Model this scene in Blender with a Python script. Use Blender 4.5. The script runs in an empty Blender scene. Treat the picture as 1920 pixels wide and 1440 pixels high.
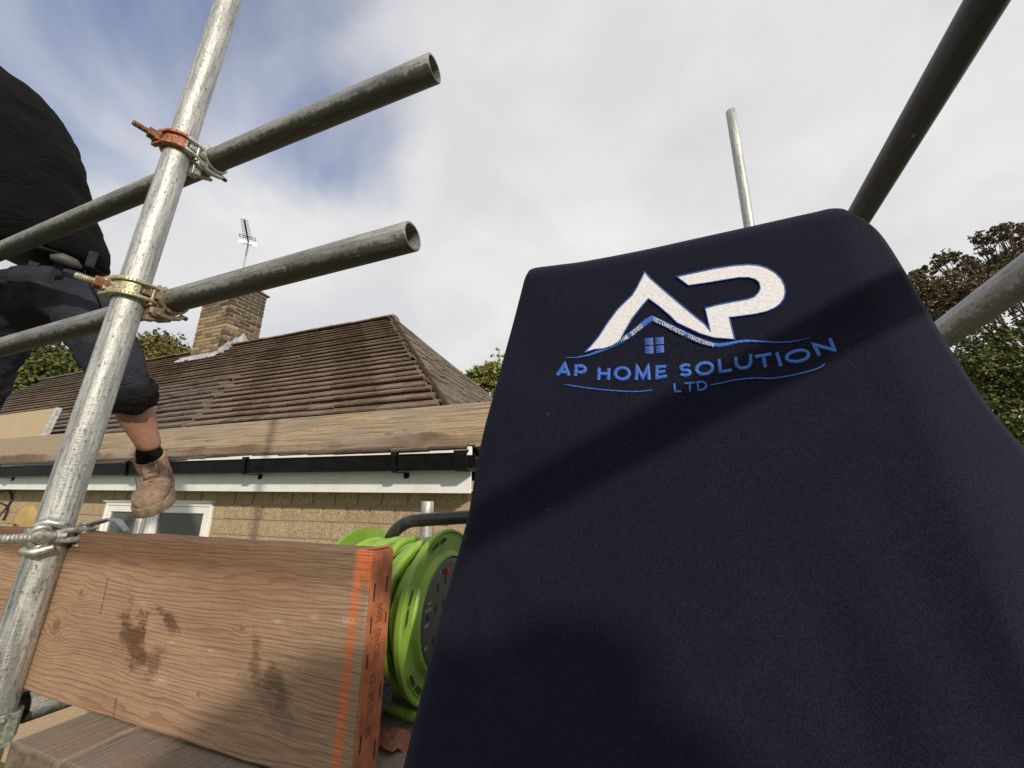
import bpy, math, random
import numpy as np
from mathutils import Vector, Matrix

random.seed(7)
rng = np.random.default_rng(7)
SC = bpy.context.scene
COL = SC.collection
rad = math.radians

# ------------------------------------------------------------------ camera, sky, sun, exposure
# world frame: X along the house front (right), Y into the house, Z up; metres
FPX, PITCH, YAW = 720.0, rad(16), rad(20)
CAM = np.array([0.0, 0.0, 2.6])
_Fh = np.array([-math.sin(YAW), math.cos(YAW), 0])
_R = np.array([math.cos(YAW), math.sin(YAW), 0])
_F = _Fh * math.cos(PITCH) + np.array([0, 0, math.sin(PITCH)])
_U = -_Fh * math.sin(PITCH) + np.array([0, 0, math.cos(PITCH)])

def ray(x, y): return _F + _R * ((x - 960) / FPX) - _U * ((y - 720) / FPX)
def onY(x, y, Y): d = ray(x, y); return CAM + d * (Y / d[1])
def onX(x, y, X): d = ray(x, y); return CAM + d * (X / d[0])
def onZ(x, y, z): d = ray(x, y); return CAM + d * ((z - CAM[2]) / d[2])
def dep(x, y, D): return CAM + ray(x, y) * D

cd = bpy.data.cameras.new('camera'); cam = bpy.data.objects.new('camera', cd); COL.objects.link(cam)
cd.sensor_width = 36; cd.lens = 36 * FPX / 1920; cd.clip_start = 0.02; cd.clip_end = 2000
cam.location = CAM; cam.rotation_euler = (math.pi / 2 + PITCH, 0, YAW)
SC.camera = cam

SUN_AZ, SUN_EL = rad(48), rad(23.5)          # sun stands behind the camera, to the right
SDIR = Vector((-math.sin(SUN_AZ) * math.cos(SUN_EL), math.cos(SUN_AZ) * math.cos(SUN_EL), -math.sin(SUN_EL)))
sl = bpy.data.lights.new('sun', 'SUN'); sun = bpy.data.objects.new('sun', sl); COL.objects.link(sun)
sl.energy = 3.3; sl.angle = rad(1.3); sl.color = (1.0, 0.9, 0.76)
sun.rotation_euler = SDIR.to_track_quat('-Z', 'Y').to_euler()
sun.location = (6, -6, 12)

SC.view_settings.view_transform = 'Standard'; SC.view_settings.look = 'None'
SC.view_settings.exposure = 0.0; SC.view_settings.gamma = 1.0; SC.view_settings.use_curve_mapping = False
SC.render.engine = 'CYCLES'
SC.cycles.max_bounces = 6
SC.cycles.use_denoising = True

# ------------------------------------------------------------------ node helper
class N:
    def __init__(s, tree): s.t = tree; s.n = tree.nodes; s.l = tree.links
    def _in(s, sock, v):
        if v is None: return
        if isinstance(v, bpy.types.NodeSocket): s.l.new(v, sock)
        else:
            if isinstance(v, (tuple, list)) and sock.type == 'RGBA' and len(v) == 3: v = (*v, 1)
            sock.default_value = v
    def m(s, op, a, b=None, c=None, clamp=False):
        nd = s.n.new('ShaderNodeMath'); nd.operation = op; nd.use_clamp = clamp
        for i, v in enumerate((a, b, c)): s._in(nd.inputs[i], v)
        return nd.outputs[0]
    def v(s, op, a, b=None, scale=None):
        nd = s.n.new('ShaderNodeVectorMath'); nd.operation = op
        s._in(nd.inputs[0], a)
        if b is not None: s._in(nd.inputs[1], b)
        if scale is not None: s._in(nd.inputs['Scale'], scale)
        return nd.outputs['Value'] if op in ('DOT_PRODUCT', 'LENGTH', 'DISTANCE') else nd.outputs[0]
    def comb(s, x, y, z):
        nd = s.n.new('ShaderNodeCombineXYZ')
        for i, v in enumerate((x, y, z)): s._in(nd.inputs[i], v)
        return nd.outputs[0]
    def sep(s, a):
        nd = s.n.new('ShaderNodeSeparateXYZ'); s._in(nd.inputs[0], a); return nd.outputs
    def noise(s, vec, scale=1, detail=4, rough=.55, dist=0, color=False):
        nd = s.n.new('ShaderNodeTexNoise'); s._in(nd.inputs['Vector'], vec)
        nd.inputs['Scale'].default_value = scale; nd.inputs['Detail'].default_value = detail
        nd.inputs['Roughness'].default_value = rough; nd.inputs['Distortion'].default_value = dist
        return nd.outputs['Color' if color else 'Fac']
    def vor(s, vec, scale=1, feat='F1', out='Distance'):
        nd = s.n.new('ShaderNodeTexVoronoi'); nd.feature = feat; s._in(nd.inputs['Vector'], vec)
        nd.inputs['Scale'].default_value = scale; return nd.outputs[out]
    def rng(s, v, a, b, c=0, d=1, smooth=True):
        nd = s.n.new('ShaderNodeMapRange'); nd.clamp = True
        nd.interpolation_type = 'SMOOTHSTEP' if smooth else 'LINEAR'
        for i, q in enumerate((v, a, b, c, d)): s._in(nd.inputs[i], q)
        return nd.outputs[0]
    def mix(s, f, a, b, mode='MIX'):
        nd = s.n.new('ShaderNodeMix'); nd.data_type = 'RGBA'; nd.blend_type = mode
        s._in(nd.inputs[0], f); s._in(nd.inputs[6], a); s._in(nd.inputs[7], b)
        return nd.outputs[2]
    def ramp(s, f, stops):
        nd = s.n.new('ShaderNodeValToRGB'); s._in(nd.inputs[0], f); e = nd.color_ramp.elements
        while len(e) < len(stops): e.new(0.5)
        for q, (p, c) in zip(e, stops): q.position = p; q.color = (*c, 1)
        return nd.outputs[0]
    def obj(s): return s.n.new('ShaderNodeTexCoord').outputs['Object']
    def rand(s): return s.n.new('ShaderNodeObjectInfo').outputs['Random']
    def island(s): return s.n.new('ShaderNodeNewGeometry').outputs['Random Per Island']
    def bump(s, h, strength=.3, dist=.002):
        nd = s.n.new('ShaderNodeBump'); nd.inputs['Strength'].default_value = strength
        nd.inputs['Distance'].default_value = dist; s._in(nd.inputs['Height'], h); return nd.outputs[0]

def mat(name, fn):
    m = bpy.data.materials.new(name); m.use_nodes = True
    b = m.node_tree.nodes['Principled BSDF']; n = N(m.node_tree)
    for k, v in fn(n).items(): n._in(b.inputs[k], v)
    return m

# ------------------------------------------------------------------ world: blue sky behind broken bright cloud
W = bpy.data.worlds.new('World'); SC.world = W; W.use_nodes = True
n = N(W.node_tree); bg = W.node_tree.nodes['Background']
sky = n.n.new('ShaderNodeTexSky'); sky.sky_type = 'NISHITA'; sky.sun_disc = False
sky.sun_elevation = SUN_EL; sky.sun_rotation = math.pi - SUN_AZ
sky.air_density = 1.0; sky.dust_density = 0.6; sky.ozone_density = 1.6
d = n.n.new('ShaderNodeTexCoord').outputs['Generated']
x, y, z = n.sep(d)
zz = n.m('ADD', n.m('MAXIMUM', z, 0.0), 0.35)
p = n.comb(n.m('DIVIDE', x, zz), n.m('DIVIDE', y, zz), n.m('MULTIPLY', z, 0.3))
p = n.v('ADD', p, (3.1, 1.7, 0.0))
c1 = n.noise(p, 1.5, 7, .52, .35)
c2 = n.noise(n.v('ADD', p, (5.2, 9.1, 2.0)), 1.1, 5, .5, .2)
hole = np.array(ray(330, 40)); hole /= np.linalg.norm(hole)
near_hole = n.rng(n.v('DOT_PRODUCT', d, tuple(hole)), 0.86, 1.0)
thr = n.m('MULTIPLY_ADD', near_hole, 0.31, 0.18)
cover = n.rng(n.m('SUBTRACT', c1, thr), -0.17, 0.17)
tone = n.rng(c2, 0.3, 0.7)
c3 = n.noise(n.v('ADD', p, (1.2, 4.4, 7.0)), 3.2, 6, .55, .3)
tone = n.m('ADD', n.m('MULTIPLY', tone, .65), n.m('MULTIPLY', n.rng(c3, .3, .7), .35))
cl = n.mix(tone, (6.8, 6.8, 7.1), (9.7, 9.45, 9.05))
low = n.rng(z, 0.05, 0.6, 1, .45)
cl = n.mix(n.m('MULTIPLY', low, n.rng(x, -0.95, 0.05, 0.85, 0.0)), cl, n.mix(tone, (4.7, 5.1, 6.0), (6.5, 6.7, 7.2)))
blue = n.v('MULTIPLY', sky.outputs[0], (0.66, 0.95, 1.42))
blue = n.mix(0.20, blue, (5.0, 5.9, 7.4))
n._in(bg.inputs[0], n.mix(cover, blue, cl)); bg.inputs[1].default_value = 0.1

# ------------------------------------------------------------------ mesh builder
class MB:
    def __init__(s): s.V = []; s.Fc = []; s.M = []
    def add(s, vs, fs, mi=0):
        o = len(s.V); s.V += [tuple(map(float, v)) for v in vs]
        for f in fs: s.Fc.append(tuple(i + o for i in f)); s.M.append(mi)
        return o
    def box(s, a, b, mi=0, j=0):
        (x0, y0, z0), (x1, y1, z1) = a, b
        vs = [(x0, y0, z0), (x1, y0, z0), (x1, y1, z0), (x0, y1, z0), (x0, y0, z1), (x1, y0, z1), (x1, y1, z1), (x0, y1, z1)]
        if j: vs = [tuple(c + random.uniform(-j, j) for c in v) for v in vs]
        s.add(vs, [(0, 3, 2, 1), (4, 5, 6, 7), (0, 1, 5, 4), (1, 2, 6, 5), (2, 3, 7, 6), (3, 0, 4, 7)], mi)
    def hexa(s, v8, mi=0): s.add(v8, [(0, 3, 2, 1), (4, 5, 6, 7), (0, 1, 5, 4), (1, 2, 6, 5), (2, 3, 7, 6), (3, 0, 4, 7)], mi)
    def rings(s, R, closed=True, caps=True, mi=0):
        k = len(R[0]); o = len(s.V)
        for r in R: s.V += [tuple(map(float, q)) for q in r]
        for i in range(len(R) - 1):
            for j in range(k if closed else k - 1):
                a = o + i * k + j; b = o + i * k + (j + 1) % k
                s.Fc.append((a, b, b + k, a + k)); s.M.append(mi)
        if caps and closed:
            s.Fc.append(tuple(o + j for j in reversed(range(k)))); s.M.append(mi)
            s.Fc.append(tuple(o + (len(R) - 1) * k + j for j in range(k))); s.M.append(mi)
    def tube(s, path, r, k=16, caps=True, mi=0, ry=None, up=None):
        P = [np.array(q, float) for q in path]; nP = len(P)
        rs = r if isinstance(r, (list, tuple, np.ndarray)) else [r] * nP
        ref = np.array(up if up is not None else (0.31, 0.53, 0.79)); R = []; a = None
        for i in range(nP):
            t = P[min(i + 1, nP - 1)] - P[max(i - 1, 0)]; t = t / (np.linalg.norm(t) + 1e-12)
            base = ref if a is None else a
            a = base - t * (base @ t); 
            if np.linalg.norm(a) < 1e-6: a = np.cross(t, (1, 0, 0.2))
            a /= np.linalg.norm(a); b = np.cross(t, a)
            q = rs[i]; qx, qy = q if isinstance(q, (tuple, list)) else (q, q)
            R.append([P[i] + a * qx * math.cos(2 * math.pi * j / k) + b * qy * math.sin(2 * math.pi * j / k) for j in range(k)])
        s.rings(R, True, caps, mi)
    def cyl(s, a, b, r, k=16, mi=0, r2=None): s.tube([a, b], [r, r if r2 is None else r2], k, True, mi)
    def build(s, name, mats, parent=None, smooth=False, bevel=0, bseg=2, loc=None, auto=None):
        me = bpy.data.meshes.new(name)
        off = np.zeros(3)
        if loc is not None: off = np.array(loc, float)
        V = (np.array(s.V) - off).tolist()
        me.from_pydata(V, [], s.Fc)
        if not isinstance(mats, (list, tuple)): mats = [mats]
        for m_ in mats: me.materials.append(m_)
        if len(mats) > 1: me.polygons.foreach_set('material_index', s.M)
        if smooth: me.polygons.foreach_set('use_smooth', [True] * len(me.polygons))
        me.update()
        o = bpy.data.objects.new(name, me); COL.objects.link(o)
        if loc is not None: o.location = loc
        if parent is not None: o.parent = parent
        if auto is not None: me.set_sharp_from_angle(angle=rad(auto))
        if bevel:
            bm_ = o.modifiers.new('bevel', 'BEVEL'); bm_.width = bevel; bm_.segments = bseg; bm_.limit_method = 'ANGLE'; bm_.angle_limit = rad(35)
        return o

def tag(o, label=None, cat=None, group=None, kind=None):
    if label: o['label'] = label
    if cat: o['category'] = cat
    if group: o['group'] = group
    if kind: o['kind'] = kind
    return o
def empty(name, loc=(0, 0, 0), rot=(0, 0, 0)):
    o = bpy.data.objects.new(name, None); COL.objects.link(o); o.location = loc; o.rotation_euler = rot; o.empty_display_size = .05
    return o
def copy_tree(o, parent=None):
    c = o.copy(); COL.objects.link(c); c.parent = parent
    for ch in list(o.children): copy_tree(ch, c)
    return c

# ------------------------------------------------------------------ materials
def tube_mat(name, light, dark, metal, rough, grime=.35, speck=.5, under=0.0):
    def f(n):
        o0 = n.obj(); rnd = n.rand(); o = n.v('ADD', o0, n.comb(n.m('MULTIPLY', rnd, 9), 0.0, n.m('MULTIPLY', rnd, 31)))
        st = n.noise(n.v('MULTIPLY', o, (170, 170, 9)), 1, 5, .68)
        dash = n.noise(n.v('MULTIPLY', o, (75, 75, 420)), 1, 3, .6)
        big = n.noise(n.v('MULTIPLY', o, (16, 16, 7)), 1, 5, .62)
        pit = n.noise(n.v('MULTIPLY', o, (260, 260, 110)), 1, 3, .65)
        seam = n.noise(n.v('MULTIPLY', o, (420, 420, 25)), 1, 2, .6)
        c = n.mix(n.rng(st, .34, .66), dark, light)
        c = n.mix(n.m('MULTIPLY', n.rng(big, .42, .7), grime), c, tuple(q * .5 for q in dark))
        c = n.mix(n.m('MULTIPLY', n.rng(dash, .60, .72), speck * .55), c, tuple(q * .25 for q in dark))
        c = n.mix(n.m('MULTIPLY', n.rng(pit, .56, .68), speck), c, tuple(q * .2 for q in dark))
        c = n.mix(n.m('MULTIPLY', n.rng(seam, .60, .68), speck * .7), c, tuple(q * .3 for q in dark))
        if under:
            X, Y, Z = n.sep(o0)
            drip_shade = n.noise(n.v('MULTIPLY', o, (60, 30, 70)), 1, 4, .65)
            k = n.rng(n.m('ADD', Y, n.m('MULTIPLY', drip_shade, .026)), .0035, -.004)  # dark underside: shade painted into the colour along with the black drips
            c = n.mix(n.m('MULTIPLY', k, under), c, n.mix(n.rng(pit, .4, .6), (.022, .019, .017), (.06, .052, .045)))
        sp = n.noise(n.v('MULTIPLY', o, (38, 38, 22)), 1, 5, .7)
        c = n.mix(n.rng(sp, .66, .71, 0, .65 * grime + .1), c, (.17, .085, .045))
        sp2 = n.noise(n.v('ADD', n.v('MULTIPLY', o, (70, 70, 36)), (3, 8, 1)), 1, 4, .7)
        c = n.mix(n.rng(sp2, .69, .72, 0, .6), c, (.52, .50, .47))
        h = n.m('ADD', n.m('MULTIPLY', st, .8), n.m('ADD', n.m('MULTIPLY', pit, .7), n.m('MULTIPLY', dash, .6)))
        return {'Base Color': c, 'Metallic': metal, 'Roughness': n.rng(st, .25, .75, rough - .08, rough + .16), 'Normal': n.bump(h, .5, .0016)}
    return mat(name, f)
M_GALV = tube_mat('galvanised_bright', (.62, .615, .59), (.30, .305, .30), .55, .47, .3, .75)
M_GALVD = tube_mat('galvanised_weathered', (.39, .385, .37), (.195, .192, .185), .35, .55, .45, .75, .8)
M_GALVB = tube_mat('galvanised_black', (.085, .085, .09), (.045, .045, .05), .3, .48, .4, .3)
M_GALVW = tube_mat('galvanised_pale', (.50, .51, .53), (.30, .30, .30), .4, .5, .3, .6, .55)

def wood_mat(name, light, dark, f0=150, knots=(), stains=(), extra=None, damp_top=0, damp_low=0, fibre=1.0, seed=0.0, end=None, grey=0.0, axis='x', saw=.6):
    """board local frame: x along the length, z across the face (axis='y': length along y, face across x)"""
    def f(n):
        o = n.obj(); X, Y, Z = n.sep(o)
        if axis == 'y': X, Y, Z = Y, Z, X
        rnd = n.m('MULTIPLY', n.rand(), 17.0)
        off = n.m('ADD', rnd, seed)
        zz = n.m('ADD', Z, n.m('MULTIPLY', n.m('SUBTRACT', n.noise(n.comb(n.m('MULTIPLY', X, 2.2), off, n.m('MULTIPLY', Z, 7)), 1, 3, .5), .5), .05))
        ringadd = 0.0
        kd = None
        for (kx, kz, r, s) in knots:
            dx = n.m('DIVIDE', n.m('SUBTRACT', X, kx), s); dz = n.m('SUBTRACT', Z, kz)
            dd = n.m('SQRT', n.m('ADD', n.m('MULTIPLY', dx, dx), n.m('MULTIPLY', dz, dz)))
            e = n.m('EXPONENT', n.m('MULTIPLY', n.m('POWER', n.m('DIVIDE', dd, r), 2.0), -1.0))
            zz = n.m('SUBTRACT', zz, n.m('MULTIPLY', n.m('MULTIPLY', dz, e), .85))
            zz = n.m('ADD', zz, n.m('MULTIPLY', n.m('EXPONENT', n.m('DIVIDE', dd, -r * .45)), r * .5))
            k1 = n.rng(dd, r * .16, r * .5, 1, 0)
            kd = k1 if kd is None else n.m('MAXIMUM', kd, k1)
        dens = n.noise(n.comb(off, n.m('MULTIPLY', X, .9), n.m('MULTIPLY', Z, 14)), 1, 3, .5)
        ph = n.m('ADD', n.m('MULTIPLY', zz, f0), n.m('MULTIPLY', dens, f0 * .075))
        ph = n.m('ADD', ph, n.m('MULTIPLY', n.noise(n.comb(n.m('MULTIPLY', X, 14), off, n.m('MULTIPLY', Z, 60)), 1, 3, .6), 1.1))
        fr = n.m('FRACT', ph)
        line = n.m('MULTIPLY', n.rng(fr, .35, .88), n.rng(fr, .9, 1.0, 1, 0))
        fib = n.noise(n.comb(n.m('MULTIPLY', X, 22), n.m('ADD', off, n.m('MULTIPLY', Y, 60)), n.m('MULTIPLY', Z, 620)), 1, 4, .65)
        sawm = n.noise(n.comb(n.m('MULTIPLY', X, 420), n.m('MULTIPLY', Y, 60), n.m('MULTIPLY', Z, 55)), 1, 3, .6)
        blot = n.noise(n.comb(n.m('MULTIPLY', X, 5), off, n.m('MULTIPLY', Z, 12)), 1, 4, .55)
        c = n.mix(n.m('MULTIPLY', line, n.rng(n.noise(n.comb(n.m('MULTIPLY', X, 6), off, n.m('MULTIPLY', Z, 30)), 1, 3, .6), .3, .7, .18, .68)), light, dark)
        c = n.mix(n.m('MULTIPLY', n.rng(fib, .42, .72), .42 * fibre), c, tuple(q * .62 for q in dark))
        c = n.mix(n.m('MULTIPLY', n.rng(fib, .5, .25), .3), c, tuple(min(1, q * 1.18) for q in light))
        c = n.mix(n.rng(blot, .5, .75, 0, .42), c, tuple(.5 * (a + b) for a, b in zip(light, dark)))
        c = n.mix(n.rng(sawm, .5, .72, 0, .16 * saw), c, (.75, .62, .48))
        if grey: c = n.mix(n.rng(n.noise(n.comb(n.m('MULTIPLY', X, 3), off, n.m('MULTIPLY', Z, 20)), 1, 4, .6), .35, .65, 0, grey), c, (.21, .19, .17))
        if kd is not None: c = n.mix(n.m('MULTIPLY', kd, .55), c, tuple(q * .6 for q in dark))
        dn = n.noise(n.comb(n.m('MULTIPLY', X, 9), off, n.m('MULTIPLY', Z, 25)), 1, 5, .6)
        wet = None
        def addwet(q):
            nonlocal wet
            wet = q if wet is None else n.m('MAXIMUM', wet, q)
        if damp_top: addwet(n.m('MULTIPLY', n.rng(n.m('ADD', Z, n.m('MULTIPLY', dn, .03)), damp_top - .018, damp_top + .01), .7))
        if damp_low:
            edge = n.noise(n.comb(n.m('MULTIPLY', X, 1.6), off, 0.0), 1, 4, .6)
            addwet(n.m('MULTIPLY', n.rng(n.m('SUBTRACT', Z, n.m('MULTIPLY', n.m('ADD', edge, n.m('MULTIPLY', dn, .25)), damp_low)), -.02, .006, 1, 0), n.rng(edge, .28, .62, .12, .72)))
        for (sx, sz, rx, rz, ang, k) in stains:
            dx = n.m('SUBTRACT', X, sx); dz = n.m('SUBTRACT', Z, sz); ca, sa = math.cos(ang), math.sin(ang)
            u = n.m('DIVIDE', n.m('ADD', n.m('MULTIPLY', dx, ca), n.m('MULTIPLY', dz, sa)), rx)
            w = n.m('DIVIDE', n.m('SUBTRACT', n.m('MULTIPLY', dz, ca), n.m('MULTIPLY', dx, sa)), rz)
            dd = n.m('SQRT', n.m('ADD', n.m('MULTIPLY', u, u), n.m('MULTIPLY', w, w)))
            nn = n.noise(n.comb(n.m('MULTIPLY', X, 30), off, n.m('MULTIPLY', Z, 48)), 1, 6, .7)
            addwet(n.m('MULTIPLY', n.rng(n.m('ADD', dd, n.m('MULTIPLY', n.m('SUBTRACT', nn, .5), 3.6)), .35, 1.05, 1, 0), k))
        if wet is not None: c = n.mix(wet, c, n.mix(n.rng(fib, .35, .65), (.105, .050, .025), (.058, .027, .014)))
        rough = .82
        if extra: c = extra(n, X, Y, Z, c, fib)
        h = n.m('ADD', n.m('MULTIPLY', line, -.5), n.m('ADD', n.m('MULTIPLY', fib, -.7), n.m('MULTIPLY', sawm, .35 * saw)))
        return {'Base Color': c, 'Roughness': rough, 'Specular IOR Level': .25, 'Normal': n.bump(h, .55, .0016)}
    return mat(name, f)

def plain(name, col, rough=.5, metal=0, var=.15, scale=40, bump=.1, bdist=.001, spec=.5, dirt=None, dk=.4, dscale=9):
    def f(n):
        o = n.v('ADD', n.obj(), n.comb(n.m('MULTIPLY', n.rand(), 11), 0.0, 0.0))
        a = n.noise(o, scale, 5, .6)
        c = n.mix(n.rng(a, .3, .7), tuple(q * (1 - var) for q in col), tuple(min(1, q * (1 + var)) for q in col))
        if dirt: c = n.mix(n.m('MULTIPLY', n.rng(n.noise(o, dscale, 5, .65), .48, .72), dk), c, dirt)
        return {'Base Color': c, 'Roughness': n.rng(a, .2, .8, max(.05, rough - .08), min(1, rough + .08)), 'Metallic': metal, 'Specular IOR Level': spec, 'Normal': n.bump(a, bump, bdist)}
    return mat(name, f)

M_WHITE = plain('white_upvc', (.86, .86, .84), .35, var=.03, scale=8, bump=.02, dirt=(.5, .47, .42), dk=.28, dscale=6)
M_GUTTER = plain('black_gutter', (.006, .006, .0065), .42, var=.3, scale=20, dirt=(.03, .028, .025), dk=.3, spec=.12)
M_RUST = plain('rusty_steel', (.20, .085, .04), .75, .2, var=.45, scale=220, bump=.6, bdist=.001, dirt=(.30, .27, .22), dk=.7, dscale=60)
M_ZINCY = plain('zinc_yellow_steel', (.46, .43, .29), .45, .55, var=.25, scale=150, bump=.4, dirt=(.22, .14, .07), dk=.75, dscale=45)
M_BRONZ = plain('worn_bronze_steel', (.30, .235, .155), .5, .5, var=.35, scale=150, bump=.4, dirt=(.07, .05, .035), dk=.8, dscale=50)
M_STEEL = plain('cast_zinc_steel', (.44, .44, .40), .42, .7, var=.3, scale=160, bump=.4, dirt=(.10, .085, .06), dk=.7, dscale=55)
M_DARKST = plain('dark_steel', (.10, .085, .07), .6, .4, var=.4, scale=160, bump=.4, dirt=(.03, .025, .02), dk=.7, dscale=50)
def fpaint(n):
    o = n.obj(); a = n.noise(o, 260, 4, .6); b = n.noise(n.v('ADD', o, (3, 1, 2)), 70, 4, .65); X, Y, Z = n.sep(o)
    c = n.mix(n.rng(a, .42, .58), (.10, .04, .025), (.56, .17, .085))
    w = n.rng(n.m('ADD', Y, n.m('MULTIPLY', b, .016)), -.001, .006)      # bare pale steel towards the hinge
    c = n.mix(w, c, n.mix(n.rng(a, .35, .6), (.42, .38, .33), (.62, .59, .54)))
    return {'Base Color': c, 'Roughness': .55, 'Metallic': n.m('MULTIPLY', w, .3), 'Normal': n.bump(a, .6, .0012)}
M_REDPAINT = mat('red_painted_steel', fpaint)
M_ORANGE = plain('orange_painted_band', (.43, .14, .062), .6, .05, var=.22, scale=60, bump=.3, dirt=(.24, .075, .03), dk=.85, dscale=35)
M_SLOT = plain('band_slot', (.05, .025, .015), .8)
M_GREEN = plain('lime_green_plastic', (.215, .36, .05), .42, var=.1, scale=30, bump=.05, dirt=(.12, .19, .03), dk=.6, dscale=26)
M_CABLE = plain('lime_green_cable', (.25, .405, .06), .42, var=.1, scale=40, bump=.05, dirt=(.08, .12, .02), dk=.55, dscale=40)
M_BLACK = plain('black_powder_coat', (.018, .018, .02), .35, var=.3, scale=90, bump=.15, dirt=(.09, .08, .07), dk=.45, dscale=60)
M_PANEL = plain('dark_grey_plastic', (.055, .06, .062), .5, var=.15, scale=120, bump=.1, dirt=(.12, .14, .05), dk=.3)
M_PRINT = plain('white_print', (.62, .62, .60), .6)
M_RED = plain('red_switch', (.45, .02, .015), .3)
M_LEAD = plain('lead_flashing', (.42, .43, .45), .55, .25, var=.3, scale=14, bump=.5, bdist=.01, dirt=(.72, .72, .72), dk=.6, dscale=5)
M_MORTAR = plain('mortar', (.40, .285, .19), .9, var=.15, scale=60, bump=.6, bdist=.004)
M_ALU = plain('aerial_aluminium', (.50, .51, .52), .4, .6)
M_ALUD = plain('aerial_dark', (.05, .05, .055), .5, .3)
M_GLASS = mat('window_glass', lambda n: {'Base Color': (.11, .118, .115), 'Roughness': .08, 'Specular IOR Level': .6})
def fstone(n):
    o = n.v('ADD', n.obj(), n.comb(n.m('MULTIPLY', n.rand(), 23), 0.0, n.m('MULTIPLY', n.rand(), 7))); a = n.noise(o, 75, 5, .7); b = n.noise(o, 14, 4, .6)
    c = n.mix(n.rng(a, .36, .64), (.28, .20, .115), (.62, .49, .325))
    c = n.mix(n.rng(b, .45, .75, 0, .55), c, (.30, .23, .15))
    c = n.mix(n.rng(n.rand(), 0, 1, 0, .28, False), c, (.27, .215, .15))
    return {'Base Color': c, 'Roughness': .92, 'Specular IOR Level': .15, 'Normal': n.bump(n.m('ADD', a, b), .9, .006)}
M_STONE = mat('split_face_block', fstone)
def cb_mat(name, a0, a1):
    def f(n):
        o = n.v('ADD', n.obj(), n.comb(n.m('MULTIPLY', n.rand(), 23), 0.0, 0.0)); a = n.noise(o, 34, 5, .65)
        c = n.mix(n.rng(n.m('ADD', a, n.m('MULTIPLY', n.rand(), .4)), .35, .95), a0, a1)
        return {'Base Color': c, 'Roughness': .92, 'Normal': n.bump(a, .5, .01)}
    return mat(name, f)
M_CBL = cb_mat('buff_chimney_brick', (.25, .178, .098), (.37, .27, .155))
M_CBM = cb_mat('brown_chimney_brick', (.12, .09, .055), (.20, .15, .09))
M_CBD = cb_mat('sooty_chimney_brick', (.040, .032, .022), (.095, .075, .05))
M_CMORT = plain('chimney_mortar', (.62, .50, .38), .9, var=.2, scale=20, bump=.5, bdist=.006, dirt=(.3, .24, .17), dk=.6, dscale=2)
def ftile(n):
    o = n.obj(); isl = n.island(); X, Y, Z = n.sep(o)
    a = n.noise(n.v('ADD', o, n.comb(n.m('MULTIPLY', isl, 9), 0.0, 0.0)), 9, 5, .65); b = n.noise(n.v('ADD', o, (4, 4, 4)), 1.1, 5, .6); s = n.noise(o, 60, 3, .6)
    c = n.mix(n.rng(n.m('ADD', a, n.m('MULTIPLY', isl, .3)), .35, .85), (.105, .070, .048), (.215, .163, .120))
    lich = n.rng(n.m('ADD', n.m('MULTIPLY', X, -.055), n.m('MULTIPLY', b, 1.0)), .78, 1.02, 0, .85)
    c = n.mix(lich, c, n.mix(n.rng(a, .3, .7), (.125, .115, .095), (.235, .22, .19)))
    c = n.mix(n.rng(s, .64, .74, 0, .6), c, (.34, .31, .26))
    return {'Base Color': c, 'Roughness': .9, 'Specular IOR Level': .2, 'Normal': n.bump(n.m('ADD', a, s), .6, .01)}
M_TILE = mat('weathered_roof_tile', ftile)
M_TILEG = plain('grey_lichened_tile', (.152, .122, .097), .92, var=.3, scale=9, bump=.5, bdist=.008, dirt=(.13, .105, .085), dk=.6, dscale=3)
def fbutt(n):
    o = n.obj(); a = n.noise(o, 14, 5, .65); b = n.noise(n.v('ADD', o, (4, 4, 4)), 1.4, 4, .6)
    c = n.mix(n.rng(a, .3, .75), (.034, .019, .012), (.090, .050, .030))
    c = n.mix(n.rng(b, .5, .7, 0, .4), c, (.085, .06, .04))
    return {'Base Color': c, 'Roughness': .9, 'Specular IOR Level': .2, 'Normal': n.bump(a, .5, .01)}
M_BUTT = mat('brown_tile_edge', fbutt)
def fshingle(n):
    o = n.v('ADD', n.obj(), n.comb(n.m('MULTIPLY', n.rand(), 19), 0.0, 0.0)); a = n.noise(o, 9, 6, .68); s = n.noise(o, 70, 3, .6)
    c = n.mix(n.rng(n.m('ADD', a, n.m('MULTIPLY', n.rand(), .2)), .3, .85), (.085, .072, .053), (.185, .157, .12))
    c = n.mix(n.rng(s, .62, .74, 0, .5), c, (.31, .28, .23))
    return {'Base Color': c, 'Roughness': .93, 'Specular IOR Level': .15, 'Normal': n.bump(n.m('ADD', a, s), .7, .012)}
M_SHING = mat('mossy_shingle', fshingle)
def fgrass(n):
    o = n.obj(); a = n.noise(o, 3, 5, .6); b = n.noise(o, 120, 3, .6)
    return {'Base Color': n.mix(n.rng(n.m('ADD', n.m('MULTIPLY', a, .6), n.m('MULTIPLY', b, .4)), .35, .65), (.045, .075, .02), (.11, .14, .045)), 'Roughness': .95}
M_GRASS = mat('lawn', fgrass)
def leaf_mat(name, cols, trans=.25):
    def f(n):
        i = n.island(); c = n.ramp(i, [(k / (len(cols) - 1), c) for k, c in enumerate(cols)])
        return {'Base Color': c, 'Roughness': .6, 'Specular IOR Level': .25, 'Transmission Weight': 0.0, 'Subsurface Weight': 0.0}
    return mat(name, f)
M_BARK = plain('bark', (.10, .08, .06), .95, var=.35, scale=30, bump=.7, bdist=.01)

# ------------------------------------------------------------------ ground
g = MB(); g.add([(-400, -400, 0), (400, -400, 0), (400, 400, 0), (-400, 400, 0)], [(0, 1, 2, 3)])
tag(g.build('ground', M_GRASS), kind='structure')

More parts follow.
